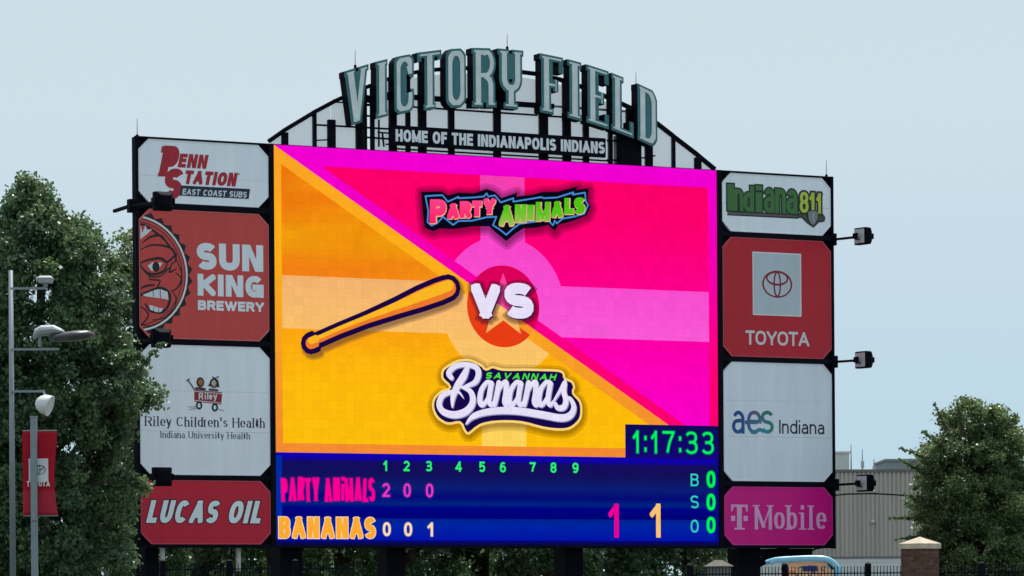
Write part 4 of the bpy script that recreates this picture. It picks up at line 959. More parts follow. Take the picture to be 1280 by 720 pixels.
def extrude(mb, base, vs, fs, w0, w1, cf, cb=None):
    n = len(vs); V_ = [L3(base, u, w1, v) for u, v in vs]+[L3(base, u, w0, v) for u, v in vs]
    from collections import Counter
    ed = Counter()
    F2 = []
    for f in fs:
        a, b, c = [vs[i] for i in f]
        if (b[0]-a[0])*(c[1]-a[1])-(c[0]-a[0])*(b[1]-a[1]) < 0: f = f[::-1]
        F2.append(f)
    E2 = {}
    for f in F2:
        for i in range(3): E2[(f[i], f[(i+1) % 3])] = 1
    sides = [(a, a+n, b+n, b) for (a, b) in E2 if (b, a) not in E2]
    mb.add(V_, F2+[tuple(i+n for i in f[::-1]) for f in F2]+sides, cf)
MRG = .085
for (ch, x0, x1, yt, yb, *_), (uc, _, _) in zip(LT, cen_):
    u0, _ = bp(x0, (yt+yb)/2, WF); u1, _ = bp(x1, (yt+yb)/2, WF)
    v0 = np.polyval(cb_, uc); v1 = np.polyval(ct_, uc); sl = np.polyval(np.polyder(ct_), uc)*.75+np.polyval(np.polyder(cb_), uc)*.25
    st_ = .34 if ch not in 'I' else .36
    uw, vh = u1-u0, v1-v0
    fills = {'O': [(.3, .15, .7, .85)], 'D': [(.3, .08, .72, .92)], 'R': [(.25, .08, .74, .92)], 'Y': [(.24, .5, .76, .93)], 'C': [(.3, .15, .62, .85)], 'V': [(.38, .3, .62, .93)], 'E': [(.3, .1, .55, .9)], 'F': [(.3, .5, .55, .9)]}.get(ch, [])
    fp = [[(u0+a*uw, v0+b*vh+((u0+a*uw)-(u0+u1)/2)*sl) for a, b in ((x_, y_), (X_, y_), (X_, Y_), (x_, Y_))] for x_, y_, X_, Y_ in fills]
    body = union(slab(ch, u0, u1, v0, v1, st_+.04, 0, sl)+fp)
    m = MB(); extrude(m, SB, *body, WF-LD, WF-.02, (1, 1, 1, 1)); L_ = m.build('letter', M['post'], sgn)
    m = MB(); extrude(m, SB, *body, WF-.019, WF, (1, 1, 1, 1)); m.build('teal_face', M['teal'], L_)
    fc = union(slab(ch, u0, u1, v0, v1, st_+.02, .082, sl))
    m = MB(); extrude(m, SB, *fc, WF+.001, WF+.03, (1, 1, 1, 1)); m.build('silver_face', M['silver'], L_)

# tagline board
tb0, tb1 = bp(487.5, 170, .1)[0], bp(757, 184, .1)[0]; tv1 = mean(bp(487.5, 155.5, .1)[1], bp(757, 173.5, .1)[1]); tv0 = mean(bp(487.5, 182, .1)[1], bp(757, 196, .1)[1])
TBs = ((tb0+tb1)/2, 0, tv0)
tg = thing('tagline_sign', 'long black board with white HOME OF THE INDIANAPOLIS INDIANS lettering under the arched letters', 'sign', bworld(*TBs), PSI)
m = MB(); bbox(m, TBs, tb0, tb1, .0, .12, tv0, tv1); m.build('backing_board', M['post'], tg, bevel=.01)
A = Art(TBs, .122)
(_, ya), (_, yb) = bp(494.5, 175.6, .125), bp(756, 193.2, .125); y = (ya+yb)/2; x0 = bp(494.5, 175, .125)[0]; x1 = bp(756, 192, .125)[0]
Hh = mean(bp(494.5, 161, .125)[1]-ya, bp(756, 177.8, .125)[1]-yb)
o = []
for ch, x, ww in text_boxes('HOME OF THE INDIANAPOLIS INDIANS', x0, x1, Hh, .235*Hh, .07*Hh): o += glyph(ch, x, y, ww, Hh, .235*Hh)
A.layer(o, (226, 232, 242), dz=.004); A.done('lettering', M['print'], tg)

# ------------------------------------------------------------------ arched frame behind the letters
fr_ = thing('arch_frame', 'black steel arch frame with grey perforated sheets standing on top of the scoreboard', 'sign frame', bworld(bU, -.25, vT), PSI)
WB = -.25; FB = (bU, WB, vT)
def fb(px, py, w_=WB): return bp(px, py, w_)
rim = [(336, 176.5), (355, 163), (392, 140.5), (418, 126.5), (450, 112), (480, 100.5), (505, 93), (530, 88.5), (552, 86.5), (600, 84.5), (651, 90), (671, 92.5), (700, 99.5), (728, 109), (759, 121.5), (787, 134.5), (822, 155), (841, 170), (872, 194), (893, 211.5)]
RM = [fb(*p_) for p_ in rim]
def rimv(u): return float(np.interp(u, [r[0] for r in RM], [r[1] for r in RM]))
for a, b in zip(RM, RM[1:]):
    m = MB(); m.beam(L3(FB, a[0], WB, a[1]), L3(FB, b[0]+.01, WB, b[1]), .13, .16); m.build('rim_beam', M['post'], fr_)
def post(x0, x1, ytop, wf=.0, ybot=None, name='post'):
    a, b = fb(x0, 180)[0], fb(x1, 180)[0]; v1 = fb((x0+x1)/2, ytop)[1]
    v0 = vT-.01 if ybot is None else fb((x0+x1)/2, ybot)[1]
    m = MB(); bbox(m, FB, a, b, WB-.1+wf, WB+.1+wf, v0, v1); m.build(name, M['post'], fr_, bevel=.008)
for x0, x1, yt, wf in ((352, 358.5, 166, .05), (391.5, 394.7, 141, 0), (409.7, 418, 150, .03), (445.5, 452, 130, 0), (455.5, 458.5, 110, -.05), (463.5, 466.8, 108, .02), (487, 495, 96, 0), (507.5, 511.5, 92, .03), (523.5, 532, 88, 0),
      (561, 567, 86, 0), (617.5, 625, 86, 0), (674.5, 684, 94, 0), (704, 712.5, 103, 0), (729.5, 735, 111, 0), (761, 764.6, 124, 0), (807, 814.6, 150, 0), (840.2, 842.8, 170, 0), (868, 874.5, 197, .04)):
    post(x0, x1, yt, wf)
m = MB(); a, b = fb(771, 190)[0], fb(797, 190)[0]; bbox(m, FB, a, b, WB-.25, WB+.3, vT-.01, fb(784, 170)[1]); m.build('equipment_box', M['post'], fr_, bevel=.02)
m = MB(); a, b = fb(783, 150)[0], fb(793, 150)[0]; bbox(m, FB, a, b, WB-.1, WB+.15, fb(784, 170)[1]+.003, fb(788, 136)[1]); m.build('post', M['post'], fr_, bevel=.02)
def rail(x0, y0, x1, y1, t_=.07, wf=0):
    a, b = fb(x0, y0), fb(x1, y1); m = MB(); m.beam(L3(FB, a[0], WB+wf, a[1]), L3(FB, b[0], WB+wf, b[1]), t_, t_); m.build('rail', M['post'], fr_)
rail(392, 156.5, 490, 162, .06, .12); rail(394, 176, 412, 175, .045, .12); rail(418, 127.5, 440, 129, .045); rail(455, 172, 490, 174.5, .06, .1); rail(452, 158, 490, 161, .05, -.12)
rail(497, 121, 690, 133.5, .17, .1); rail(512, 134, 670, 144.5, .06, .1); rail(690, 132, 815, 141, .0701, -.12)
rail(676, 145, 765, 151, .06, .1); rail(800, 198, 817, 195, .05, .12); rail(757, 176, 800, 178, .06, .1); rail(757, 200, 775, 201, .05, .1)
rail(455, 123, 468, 126, .22, .05); rail(455, 131, 468, 132, .08, .05); rail(467, 118, 495, 122, .24, .05); rail(455, 145, 466, 146, .06, .1)
rail(476, 166, 478, 184, .05, .12); rail(470, 166, 490, 167.5, .05, .13); rail(480, 181, 490, 180.5, .05, .13); rail(471.5, 150, 471.5, 184, .05, .13)
rail(487, 186, 760, 201.6, .055, .1)
# perforated sheets between the posts
cuts = [338, 355, 393, 414, 449, 465, 491, 509, 528, 564, 621, 679, 708, 732, 763, 787, 811, 841.5, 871, 892]
for x0, x1 in zip(cuts, cuts[1:]):
    a, b = fb(x0, 180)[0]+.01, fb(x1, 180)[0]-.01
    if 449 <= x0 < 465: continue
    cap_ = 99 if not (491 <= x0 <= 528) else None
    n_ = 3; us = [a+(b-a)*i/n_ for i in range(n_+1)]
    lo = vT+.01
    top = [max(lo+.02, rimv(u)-.06-(.12 if 491 <= x0 <= 787 else 0)) for u in us]
    m = MB(); nn = len(us)
    V_ = [L3(FB, u, WB-.02, lo) for u in us]+[L3(FB, u, WB-.02, t_) for u, t_ in zip(us, top)]+[L3(FB, u, WB-.03, lo) for u in us]+[L3(FB, u, WB-.03, t_) for u, t_ in zip(us, top)]
    Fq = [(i, i+1, nn+i+1, nn+i) for i in range(n_)]
    m.add(V_[:2*nn], Fq); m.build('perforated_sheet', M['mesh'], fr_)
# struts holding the letters off the frame
for (ch, x0, x1, yt, yb, *_), (uc, v0_, v1_) in zip(LT, cen_):
    for k in (.3, .72):
        v = v0_+(v1_-v0_)*k; m = MB(); bbox(m, FB, uc-.05, uc+.05, WB+.1, WF-LD-.001, v-.05, v+.05); m.build('letter_strut', M['post'], fr_)

# ------------------------------------------------------------------ trees
def leaf_mesh(name, m, centers, radii, n, size, seed, tip=None, aim_up=.35):
    """many small pointed leaves spread through irregular clumps"""
    r = np.random.RandomState(seed); centers = np.array(centers); radii = np.array(radii)
    wgt = radii**2; pick = r.choice(len(centers), n, p=wgt/wgt.sum())
    d = r.normal(size=(n, 3)); d /= np.linalg.norm(d, axis=1)[:, None]
    rad = radii[pick]*(r.rand(n)**.45)*(1+.18*r.normal(size=n))
    d[:, 2] *= .75
    P = centers[pick]+d*rad[:, None]
    a = r.normal(size=(n, 3)); a /= np.linalg.norm(a, axis=1)[:, None]
    nrm = r.normal(size=(n, 3))*.8+d*.5+np.array([0, 0, aim_up]); nrm /= np.linalg.norm(nrm, axis=1)[:, None]
    a -= (a*nrm).sum(1)[:, None]*nrm; a /= np.linalg.norm(a, axis=1)[:, None]+1e-9; b = np.cross(nrm, a)
    L = size*(.6+.8*r.rand(n))[:, None]; W_ = L*.36
    V = np.empty((n, 4, 3)); V[:, 0] = P-a*L*.5; V[:, 1] = P+b*W_; V[:, 2] = P+a*L*.6; V[:, 3] = P-b*W_
    me = bpy.data.meshes.new(name); me.vertices.add(4*n); me.vertices.foreach_set('co', V.ravel().astype(np.float32))
    me.loops.add(4*n); me.loops.foreach_set('vertex_index', np.arange(4*n, dtype=np.int32)); me.polygons.add(n)
    me.polygons.foreach_set('loop_start', np.arange(0, 4*n, 4, dtype=np.int32))
    clump_tone = r.rand(len(centers))
    tone = np.clip(.55*clump_tone[pick]+.45*r.rand(n), 0, 1)
    at = me.attributes.new('tone', 'FLOAT', 'POINT'); at.data.foreach_set('value', np.repeat(tone, 4).astype(np.float32))
    me.materials.append(m); me.update(calc_edges=True)
    return me
def make_tree(name, label, loc, prof, leafm, n, size, seed, trunk_h, lean=(0, 0), group=None, shoots=(), nclump=150, rc=(.45, .95), depth=1., cat='tree'):
    """prof: [(height, radius towards -x, radius towards +x)] crown outline above the base"""
    r = np.random.RandomState(seed)
    t = thing(name, label, cat, loc, 0, group)
    hs = np.array([p_[0] for p_ in prof]); rl = np.array([p_[1] for p_ in prof]); rr_ = np.array([p_[2] for p_ in prof])
    top = hs.max(); cs = []; rs = []
    while len(cs) < nclump:
        h = r.uniform(hs.min(), top); a = r.uniform(0, 2*PI); c_a = math.cos(a)
        Rm = np.interp(h, hs, rr_ if c_a > 0 else rl); Rd = .5*(np.interp(h, hs, rr_)+np.interp(h, hs, rl))*depth
        if r.rand() > (Rm+.3)/(max(rr_.max(), rl.max())+.3): continue
        q = .25+.72*r.rand()**.5; cr_ = r.uniform(*rc)*(.55+.45*min(1, Rm/2))
        cs.append((lean[0]*h/top+c_a*max(0, Rm-cr_*.5)*q, math.sin(a)*max(0, Rd-cr_*.5)*q, h)); rs.append(cr_)
    for pts, rad in shoots:
        for i, p_ in enumerate(pts): cs.append(p_); rs.append(rad*(1-.6*i/len(pts)))
    lm = leaf_mesh('crown', leafm, cs, rs, n, size, seed+1)
    o = bpy.data.objects.new('crown', lm); C.objects.link(o); o.parent = t
    m = MB(); k = .16+.012*top*top*.6 if top < 9 else .34
    tp = [(0, 0, -.1), (.05, .02, trunk_h*.5), (lean[0]*.2, 0, trunk_h), (lean[0]*.5, .1, top*.6), (lean[0]*.85, 0, top*.88)]
    m.tube(tp, k, 9, r1=k*.18); m.build('trunk', M['bark'], t, smooth=True)
    order = r.permutation(min(nclump, len(cs)))[:16]
    for i in order:
        c_ = cs[i]; z0 = max(trunk_h*.7, c_[2]*.6); m = MB(); x0_ = lean[0]*z0/top*.6
        m.tube([(x0_, 0, z0), (x0_+(c_[0]-x0_)*.4, c_[1]*.4, z0+(c_[2]-z0)*.55), c_], k*.34, 6, r1=.02); m.build('limb', M['bark'], t, smooth=True)
    for pts, rad in shoots:
        m = MB(); m.tube([(0, 0, pts[0][2]*.7)]+list(pts), k*.2, 5, r1=.012); m.build('limb', M['bark'], t, smooth=True)
    return t
def prof_px(trunkx, dist, rows, base_z=GZ):
    k = F/dist; out = []
    for y, xl, xr in rows:
        h = (HOR-2-y)/k+EYE-base_z; out.append((max(h, .3), max(.1, (trunkx-xl)/k), max(.1, (xr-trunkx)/k)))
    return sorted(out)
def at_(px, dist):
    p_ = wp(px, 720, dist); return (p_.x, p_.y, GZ)
make_tree('broadleaf_tree', 'tall dark green tree left of the scoreboard with leaves overlapping the hospital sign', at_(52, 109),
          prof_px(52, 109, [(205, 46, 58), (222, 20, 70), (250, 0, 92), (270, -5, 116), (290, -20, 140), (315, -40, 156), (350, -60, 164), (400, -70, 164), (440, -70, 172), (470, -70, 206), (500, -70, 204), (518, -70, 174), (560, -70, 164), (595, -70, 190), (640, -60, 178), (690, -50, 172), (760, -30, 150)]),
          M['leaf'], 175000, .13, 11, 1.5, nclump=520, rc=(.26, .75), depth=.9,
          shoots=[([((150-52)/41.3+i*.24, -1.5, (HOR-500+12*i)/41.3+.58-i*.03) for i in range(7)], .28), ([((140-52)/41.3+i*.25, -1.3, (HOR-452)/41.3+.5+i*.05) for i in range(5)], .42),
                  ([((150-52)/41.3+i*.16, -1.2, (HOR-590)/41.3+.5-i*.08) for i in range(7)], .36)])
make_tree('broadleaf_tree', 'yellowish green tree behind the left edge of the scoreboard', at_(178, 146),
          prof_px(178, 146, [(284, 160, 200), (300, 140, 220), (350, 120, 240), (450, 100, 255), (560, 100, 255), (650, 110, 250), (740, 120, 240)]), M['leaf2'], 50000, .15, 21, 2, nclump=240, rc=(.4, .95))
make_tree('broadleaf_tree', 'dark tree partly out of frame behind the lamp mast at far left', at_(-30, 122),
          prof_px(-30, 122, [(262, -45, -15), (300, -90, 20), (380, -120, 50), (500, -130, 70), (620, -130, 80), (740, -100, 60)]), M['leaf'], 60000, .13, 31, 2, nclump=170, rc=(.45, 1.0))
sh = lambda x0, y0, x1, y1, n_=6, dy=-1.: [((x0+(x1-x0)*i/(n_-1)-1215)/34.2, dy, (HOR-6-(y0+(y1-y0)*(i/(n_-1))**.8))/34.2+.5) for i in range(n_)]
make_tree('broadleaf_tree', 'loose green tree with wispy shoots in front of the ribbed building at right', at_(1215, 131),
          prof_px(1215, 131, [(507, 1178, 1246), (522, 1164, 1272), (545, 1153, 1292), (575, 1142, 1308), (605, 1136, 1320), (640, 1134, 1325), (680, 1138, 1325), (720, 1142, 1310), (752, 1160, 1290)]),
          M['leaf2'], 110000, .11, 41, 1.4, nclump=380, rc=(.22, .62),
          shoots=[(sh(1190, 560, 1165, 506, 8), .17), (sh(1200, 545, 1194, 505, 7), .16), (sh(1215, 540, 1212, 504, 6), .15), (sh(1228, 545, 1236, 508, 6), .16), (sh(1170, 580, 1124, 560, 9), .20), (sh(1165, 600, 1122, 574, 8), .17), (sh(1165, 590, 1138, 583, 8), .2), (sh(1160, 645, 1110, 646, 9), .19), (sh(1165, 625, 1130, 618, 7), .17), (sh(1160, 668, 1118, 672, 7), .17), (sh(1185, 570, 1152, 540, 8), .19), (sh(1250, 550, 1265, 520, 6), .28)])
# the belt of trees behind the scoreboard: one built, the rest copied
bt0 = make_tree('belt_tree', 'dark tree seen below the scoreboard behind its leftmost post', at_(262, 156), [(.3, 2.0, 2.0), (1.5, 2.9, 2.9), (3.5, 3.3, 3.3), (6.5, 2.6, 2.6), (8.6, .8, .8)], M['leaf'], 15000, .2, 51, 1.2, nclump=120, rc=(.5, 1.0), group='trees behind the scoreboard')
for px_, dist, sc_, rz, lab in ((345, 151, 1.0, 1.1, 'dark tree below the screen behind its second post'), (430, 158, 1.1, 2.3, 'dark tree below the screen under the score word BANANAS'), (515, 152, .95, 3.4, 'dark tree below the screen under the last inning score'),
                            (600, 157, 1.05, 4.2, 'dark tree below the middle of the screen'), (690, 153, 1.0, 5.1, 'dark tree below the screen behind its fourth post'), (775, 158, 1.1, .5, 'dark tree below the screen under the big pink number one'), (862, 160, .9, 1.9, 'dark tree below the screen next to the tan hut roof')):
    c0 = copy_tree(bt0); p_ = at_(px_, dist); c0.location = p_; c0.rotation_euler = (0, 0, rz); c0.scale = (sc_,)*3; c0['label'] = lab
# far planting that closes the view at ground level
cs = [(x, 205+R.uniform(-4, 4), GZ+R.uniform(.3, 5.2)) for x in np.arange(-42, 16, .38)]; rs = [R.uniform(1.1, 1.7) for _ in cs]
lm = leaf_mesh('hedge', M['leaf'], cs, rs, 60000, .3, 77); o = bpy.data.objects.new('far_hedge', lm); C.objects.link(o); tag(o, kind='stuff')

# ------------------------------------------------------------------ brick pillar and fences
PD = 104.0; kx = F/PD
pc = wp(1150, 700, PD); pill = thing('brick_pillar', 'square brown brick fence pillar with a tan stone pyramid cap', 'pillar', (pc.x, pc.y, GZ), math.radians(43))
hw = .39; hb = wp(1150, 686, PD).z-GZ
m = MB(); m.box((-hw+.012, -hw+.012, 0), (hw-.012, hw-.012, hb-.002)); m.build('mortar_core', M['mortar'], pill)
m = MB(); rb = random.Random(3); rows = int(hb/.078)
for j in range(rows):
    z0 = hb-.004-(j+1)*.078+.009; off = .5 if j % 2 else 0
    for s_ in range(4):
        a = s_*PI/2; n_ = 4; w_ = 2*hw/n_
        edges = [-hw]+[x for x in [-hw+(i+off)*w_ for i in range(n_+1)] if -hw+.04 < x < hw-.04]+[hw]
        for i in range(len(edges)-1):
            x0, x1 = edges[i]+.005, edges[i+1]-.005; g_ = rb.uniform(.6, 1.25); c_b = (.115*g_, .060*g_*rb.uniform(.9, 1.1), .045*g_, 1); pr = rb.uniform(-.003, .004)
            if i == 0: x0 += .0
            vs = [(x0, -hw-pr), (x1, -hw-pr), (x1, -hw+.03), (x0, -hw+.03)]
            vs = [(x*math.cos(a)-y*math.sin(a), x*math.sin(a)+y*math.cos(a)) for x, y in vs]
            m.add([(x, y, z0) for x, y in vs]+[(x, y, z0+.067) for x, y in vs], [(4, 5, 6, 7), (0, 1, 5, 4), (1, 2, 6, 5), (3, 0, 4, 7), (3, 2, 1, 0)], c_b)
m.build('brickwork', M['brick'], pill, kind='stuff')
ch_ = (686-679.5)/kx; cw = .435
m = MB(); m.box((-cw, -cw, hb), (cw, cw, hb+ch_)); p4 = [(-cw, -cw), (cw, -cw), (cw, cw), (-cw, cw)]; n4 = [(x*1.0, y*1.0, hb+ch_+.0) for x, y in p4]
m.f.pop(1); m.add(n4+[(0, 0, hb+ch_+(679-672)/kx+.04)], [(0, 1, 4), (1, 2, 4), (2, 3, 4), (3, 0, 4)])
m.build('stone_cap', M['stone'], pill, bevel=.008)
def fence(name, label, A_, B_, top_h, posts, group):
    """picket fence from A to B (world x, y); posts at fractions"""
    A_, B_ = Vector((*A_, 0)), Vector((*B_, 0)); L_ = (B_-A_).length; rz = math.atan2(B_.y-A_.y, B_.x-A_.x)
    t = thing(name, label, 'fence', (A_.x, A_.y, GZ), rz, group)
    m = MB(); k = int(L_/.095)
    for i in range(k):
        x = (i+.5)*L_/k; m.box((x-.011, -.011, .06), (x+.011, .011, top_h-.03)); n_ = len(m.v)
        m.add([(x-.011, -.011, top_h-.0298), (x+.011, -.011, top_h-.0298), (x+.011, .011, top_h-.0298), (x-.011, .011, top_h-.0298), (x, 0, top_h+.03)], [(0, 1, 4), (1, 2, 4), (2, 3, 4), (3, 0, 4)])
    m.build('picket', M['post'], t, kind='stuff')
    for z in (.16, top_h-.22): m = MB(); m.box((0, -.02, z), (L_, .02, z+.035)); m.build('rail', M['post'], t)
    for f in posts:
        m = MB(); x = f*L_; m.box((x-.085, -.085, 0), (x+.085, .085, top_h+.06)); po = m.build('post', M['post'], t)
        m = MB(); m.add([(x-.1, -.1, top_h+.061), (x+.1, -.1, top_h+.061), (x+.1, .1, top_h+.061), (x-.1, .1, top_h+.061), (x, 0, top_h+.12)], [(0, 1, 4), (1, 2, 4), (2, 3, 4), (3, 0, 4), (3, 2, 1, 0)]); m.build('post_cap', M['post'], po)
ft = wp(1100, 707.5, PD).z-GZ
gx = lambda px: wp(px, 710, PD).x
fx0, fx1 = gx(860), gx(1127.5)
frac = lambda px: (gx(px)-fx0)/(fx1-fx0)
fence('picket_fence', 'black steel picket fence between the scoreboard post and the brick pillar', (fx0, PD), (fx1, PD), ft, [frac(862), frac(981), frac(1085)], 'black picket fences')
fence('picket_fence', 'black steel picket fence running right from the brick pillar under the tree', (gx(1174), PD), (gx(1330), PD), ft, [(gx(1227)-gx(1174))/(gx(1330)-gx(1174)), .98], 'black picket fences')
fence('picket_fence', 'black steel picket fence in the shade under the tall left tree', (gx(-30), 113.5), (gx(420), 116), wp(100, 704, 113.5).z-GZ, [.02, .22, .42, .62, .82], 'black picket fences')

# ------------------------------------------------------------------ ribbed building, far roofs
BD = 195.0; kb = F/BD
bw0, bw1 = wp(930, 700, BD).x, wp(1420, 700, BD).x; bt_ = wp(1100, 587, BD).z; bb = wp(1100, 697, BD).z
bg_ = thing('ribbed_building', 'long grey ribbed metal building with a pale block base behind the fence', 'building', (bw0, BD, GZ))
m = MB(); per = .235; n_ = int((bw1-bw0)/per); V_ = []; d_ = .085
for i in range(n_+1):
    for x, y in ((0, 0), (.09, 0), (.115, -d_), (.205, -d_)): V_.append((i*per+x, y))
k = len(V_); z0, z1 = bb-GZ+.02, bt_-GZ-.12
m.add([(x, y, z0) for x, y in V_]+[(x, y, z1) for x, y in V_], [(i, i+1, k+i+1, k+i) for i in range(k-1)]); m.build('ribbed_cladding', M['cladding'], bg_, kind='stuff')
W_ = bw1-bw0
m = MB(); m.box((0, .02, 0), (W_, 22, z1-.02)); m.build('wall', M['trim'], bg_)
m = MB(); m.box((-.05, -.14, z1), (W_+.05, .15, z1+.13)); m.build('roof_trim', M['trim'], bg_)
m = MB(); m.box((0, .0, z1+.131), (W_, 22, z1+.14)); m.build('roof', M['trim'], bg_)
nb = 0; bm_h = (z0-.03)/11
mb0 = MB().box((0, -.06, 0), (.785, .015, bm_h-.012)); first = None; mc = M['whiteblock']
for j in range(11):
    x = -(.4 if j % 2 else 0)
    zz = j*bm_h
    if zz+bm_h < (wp(1000, 722, BD).z-GZ)-.1: continue
    while x < W_ and nb < 290:
        if x >= 0:
            if first is None: first = mb0.build('block', mc, bg_, loc=(x, 0, zz)); first.location = (x, 0, zz)
            else: c0 = first.copy(); C.objects.link(c0); c0.location = (x, R.uniform(-.008, .004), zz)
            nb += 1
        x += .8
m = MB(); m.box((0, -.04, 0), (W_, .018, bb-GZ-.02)); m.build('block_joints', mat('block_joint', (.45, .46, .48), .9), bg_)
m = MB(); m.box((-.03, -.13, bb-GZ-.02), (W_+.03, -.0, bb-GZ+.06)); m.build('base_flashing', M['trim'], bg_)
for x_, y_ in ((1091.5, 652.5), (1092.5, 614)):
    p_ = wp(x_, y_, BD-.3); X, Z = p_.x-bw0, p_.z-GZ
    m = MB(); n_ = 10; rings = [(0.0, .12), (.06, .115), (.12, .08), (.15, .0)]
    V_ = [(X+r_*math.cos(2*PI*i/n_), -.06-dd, Z+r_*math.sin(2*PI*i/n_)) for dd, r_ in rings for i in range(n_)]
    m.add(V_, [(a*n_+i, a*n_+(i+1) % n_, (a+1)*n_+(i+1) % n_, (a+1)*n_+i) for a in range(3) for i in range(n_)]); m.build('wall_lamp', M['whitepipe'], bg_, smooth=True)
def slab_b(name, label, cat, x0, x1, yt, yb, dist, mt, extra=None):
    a, b = wp(x0, yt, dist), wp(x1, yt, dist); t = thing(name, label, cat, (a.x, dist, GZ))
    m = MB(); m.box((0, 0, 0), (b.x-a.x, 9, a.z-GZ)); m.build('wall', mt, t)
    m = MB(); m.box((-.1, -.1, a.z-GZ), (b.x-a.x+.1, 9.1, a.z-GZ+.18)); m.build('parapet', mt, t)
    return t, a
t, a = slab_b('far_building', 'small white building top showing above the ribbed roof beside the scoreboard', 'building', 1036, 1061.5, 567, 590, 300, M['farwall'])
t, a = slab_b('far_building', 'low dark grey rooftop block above the ribbed roof beside the right tree', 'building', 1107.5, 1150, 576.5, 590, 290, M['fargrey'])
m = MB(); m.box((2.2, -.12, 0), (2.9, -.0, a.z-GZ+.05)); m.build('downpipe', M['trim'], t)
for px_, yt, yb, r_, lab, eq in ((1064, 556, 588, .05, 'tall thin roof antenna beside the small white building', 0), (1078, 562, 588, .05, 'roof antenna with a box halfway up', 1), (1092.5, 574, 588, .07, 'short roof antenna nearest the grey rooftop block', 1)):
    p_ = wp(px_, yb, BD+6); q_ = wp(px_, yt, BD+6)
    t = thing('roof_antenna', lab, 'antenna', (p_.x, BD+6, bt_+.02), 0, 'antennas on the ribbed roof'); h = q_.z-bt_
    m = MB(); m.tube([(0, 0, 0), (0, 0, h)], r_, 6, r1=.02); m.build('mast', M['galv'], t)
    m = MB(); m.box((-.18, -.18, .0), (.18, .18, .06)); m.build('foot', M['galv'], t)
    if eq: m = MB(); m.box((-.09, -.09-r_, h*.22), (.09, .0-r_, h*.5)); m.build('panel_antenna', M['lampgrey'], t)
# overhead cable in front of the building
cbp = [wp(1040, 619.5, 150), wp(1060, 617.5, 150), wp(1092, 617, 150), wp(1120, 618.5, 150), wp(1165, 622, 150), wp(1230, 624, 150), wp(1330, 622, 150)]
m = MB(); m.tube([wp(930, 628, 150)]+cbp, .035, 6); tag(m.build('overhead_cable', M['post']), 'thin black overhead cable crossing in front of the ribbed building', 'cable')

# tan hut roof under the board, behind the fence
p_ = wp(898, 708, 128); t = thing('garden_hut', 'small hut with a tan shingled roof behind the fence below the scoreboard', 'hut', (p_.x, 128, GZ))
e = p_.z-GZ; rw = (wp(916, 708, 128).x-wp(880, 708, 128).x)/2; rh = wp(898, 700, 128).z-p_.z
m = MB(); m.add([(-rw, -.7, e), (rw, -.7, e), (rw, .7, e), (-rw, .7, e), (-rw*.25, 0, e+rh), (rw*.25, 0, e+rh)], [(0, 1, 5, 4), (1, 2, 5), (2, 3, 4, 5), (3, 0, 4), (3, 2, 1, 0)]); m.build('roof', M['shingle'], t)
m = MB(); m.box((-rw*.8, -.55, 0), (rw*.8, .55, e-.01)); m.build('wall', M['trim'], t)

# pale blue rounded play float behind the fence
KD = 112.0; q_ = wp(1008, 715, KD); sc_ = KD/F
t = thing('inflatable_kiosk', 'pale blue rounded kiosk with a colourful printed front behind the fence', 'kiosk', (q_.x, KD, GZ))
X = lambda px: (px-1008)*sc_; Zq = lambda py: wp(1008, py, KD).z-GZ
out_ = [(962, 702.5), (970, 700), (985, 699), (1010, 698), (1028, 698.5), (1038, 701.5), (1045, 708), (1048, 717), (1049, 735)]
pts = [(X(a), 0, Zq(b)) for a, b in out_]; pts[-1] = (pts[-1][0], 0, .2)
cp = [tuple(q) for q in cr(pts, 4)]
m = MB(); m.tube([(a, -.05, b) for a, b, c_ in [(p[0], p[2], 0) for p in cp]], .10, 10); m.build('front_tube', M['blue'], t, smooth=True)
m = MB(); m.tube([(a, 1.5, b) for a, b in [(p[0], p[2]) for p in cp]], .085, 10); m.build('back_tube', M['blue'], t, smooth=True)
m = MB(); n_ = len(cp); m.add([(p[0], -.05, p[2]+.04) for p in cp]+[(p[0], 1.5, p[2]+.04) for p in cp], [(i, i+1, n_+i+1, n_+i) for i in range(n_-1)]); m.build('shell', M['blue'], t, smooth=True)
def kart():
    m = MB(); rk = random.Random(9); x0, x1, zt, zb_ = X(982), X(1037), Zq(702.5), Zq(724)
    pal = [(214, 150, 110), (232, 190, 150), (60, 74, 120), (190, 110, 90), (230, 214, 190), (90, 110, 160), (206, 128, 96)]
    m.add([(x0, -.0, zb_), (x1+.12, 0, zb_), (x1-.1, 0, zt), (x0+.06, 0, zt)], [(0, 1, 2, 3)], (*lin((222, 176, 140)), 1))
    for i in range(34):
        w_, h_ = rk.uniform(.04, .16), rk.uniform(.03, .09); a = rk.uniform(x0+.05, x1-.25); b = rk.uniform(zb_+.05, zt-.13); g_ = .003+.0006*i
        m.add([(a, -g_, b), (a+w_, -g_, b+rk.uniform(-.02, .02)), (a+w_*.9, -g_, b+h_), (a+w_*.1, -g_, b+h_*.9)], [(0, 1, 2, 3)], (*lin(pal[i % 7]), 1))
    a, b = X(1003), X(1022); m.add([(a, -.03, Zq(714)), (b, -.03, Zq(714)), (b-.02, -.03, Zq(707.5)), (a, -.03, Zq(707.5))], [(0, 1, 2, 3)], (*lin((52, 62, 112)), 1))
    m.build('printed_front', M['banner'], t)
kart()
m = MB(); m.box((X(972), .05, 0), (X(1044), 1.45, Zq(712))); m.build('body', M['whitepipe'], t)

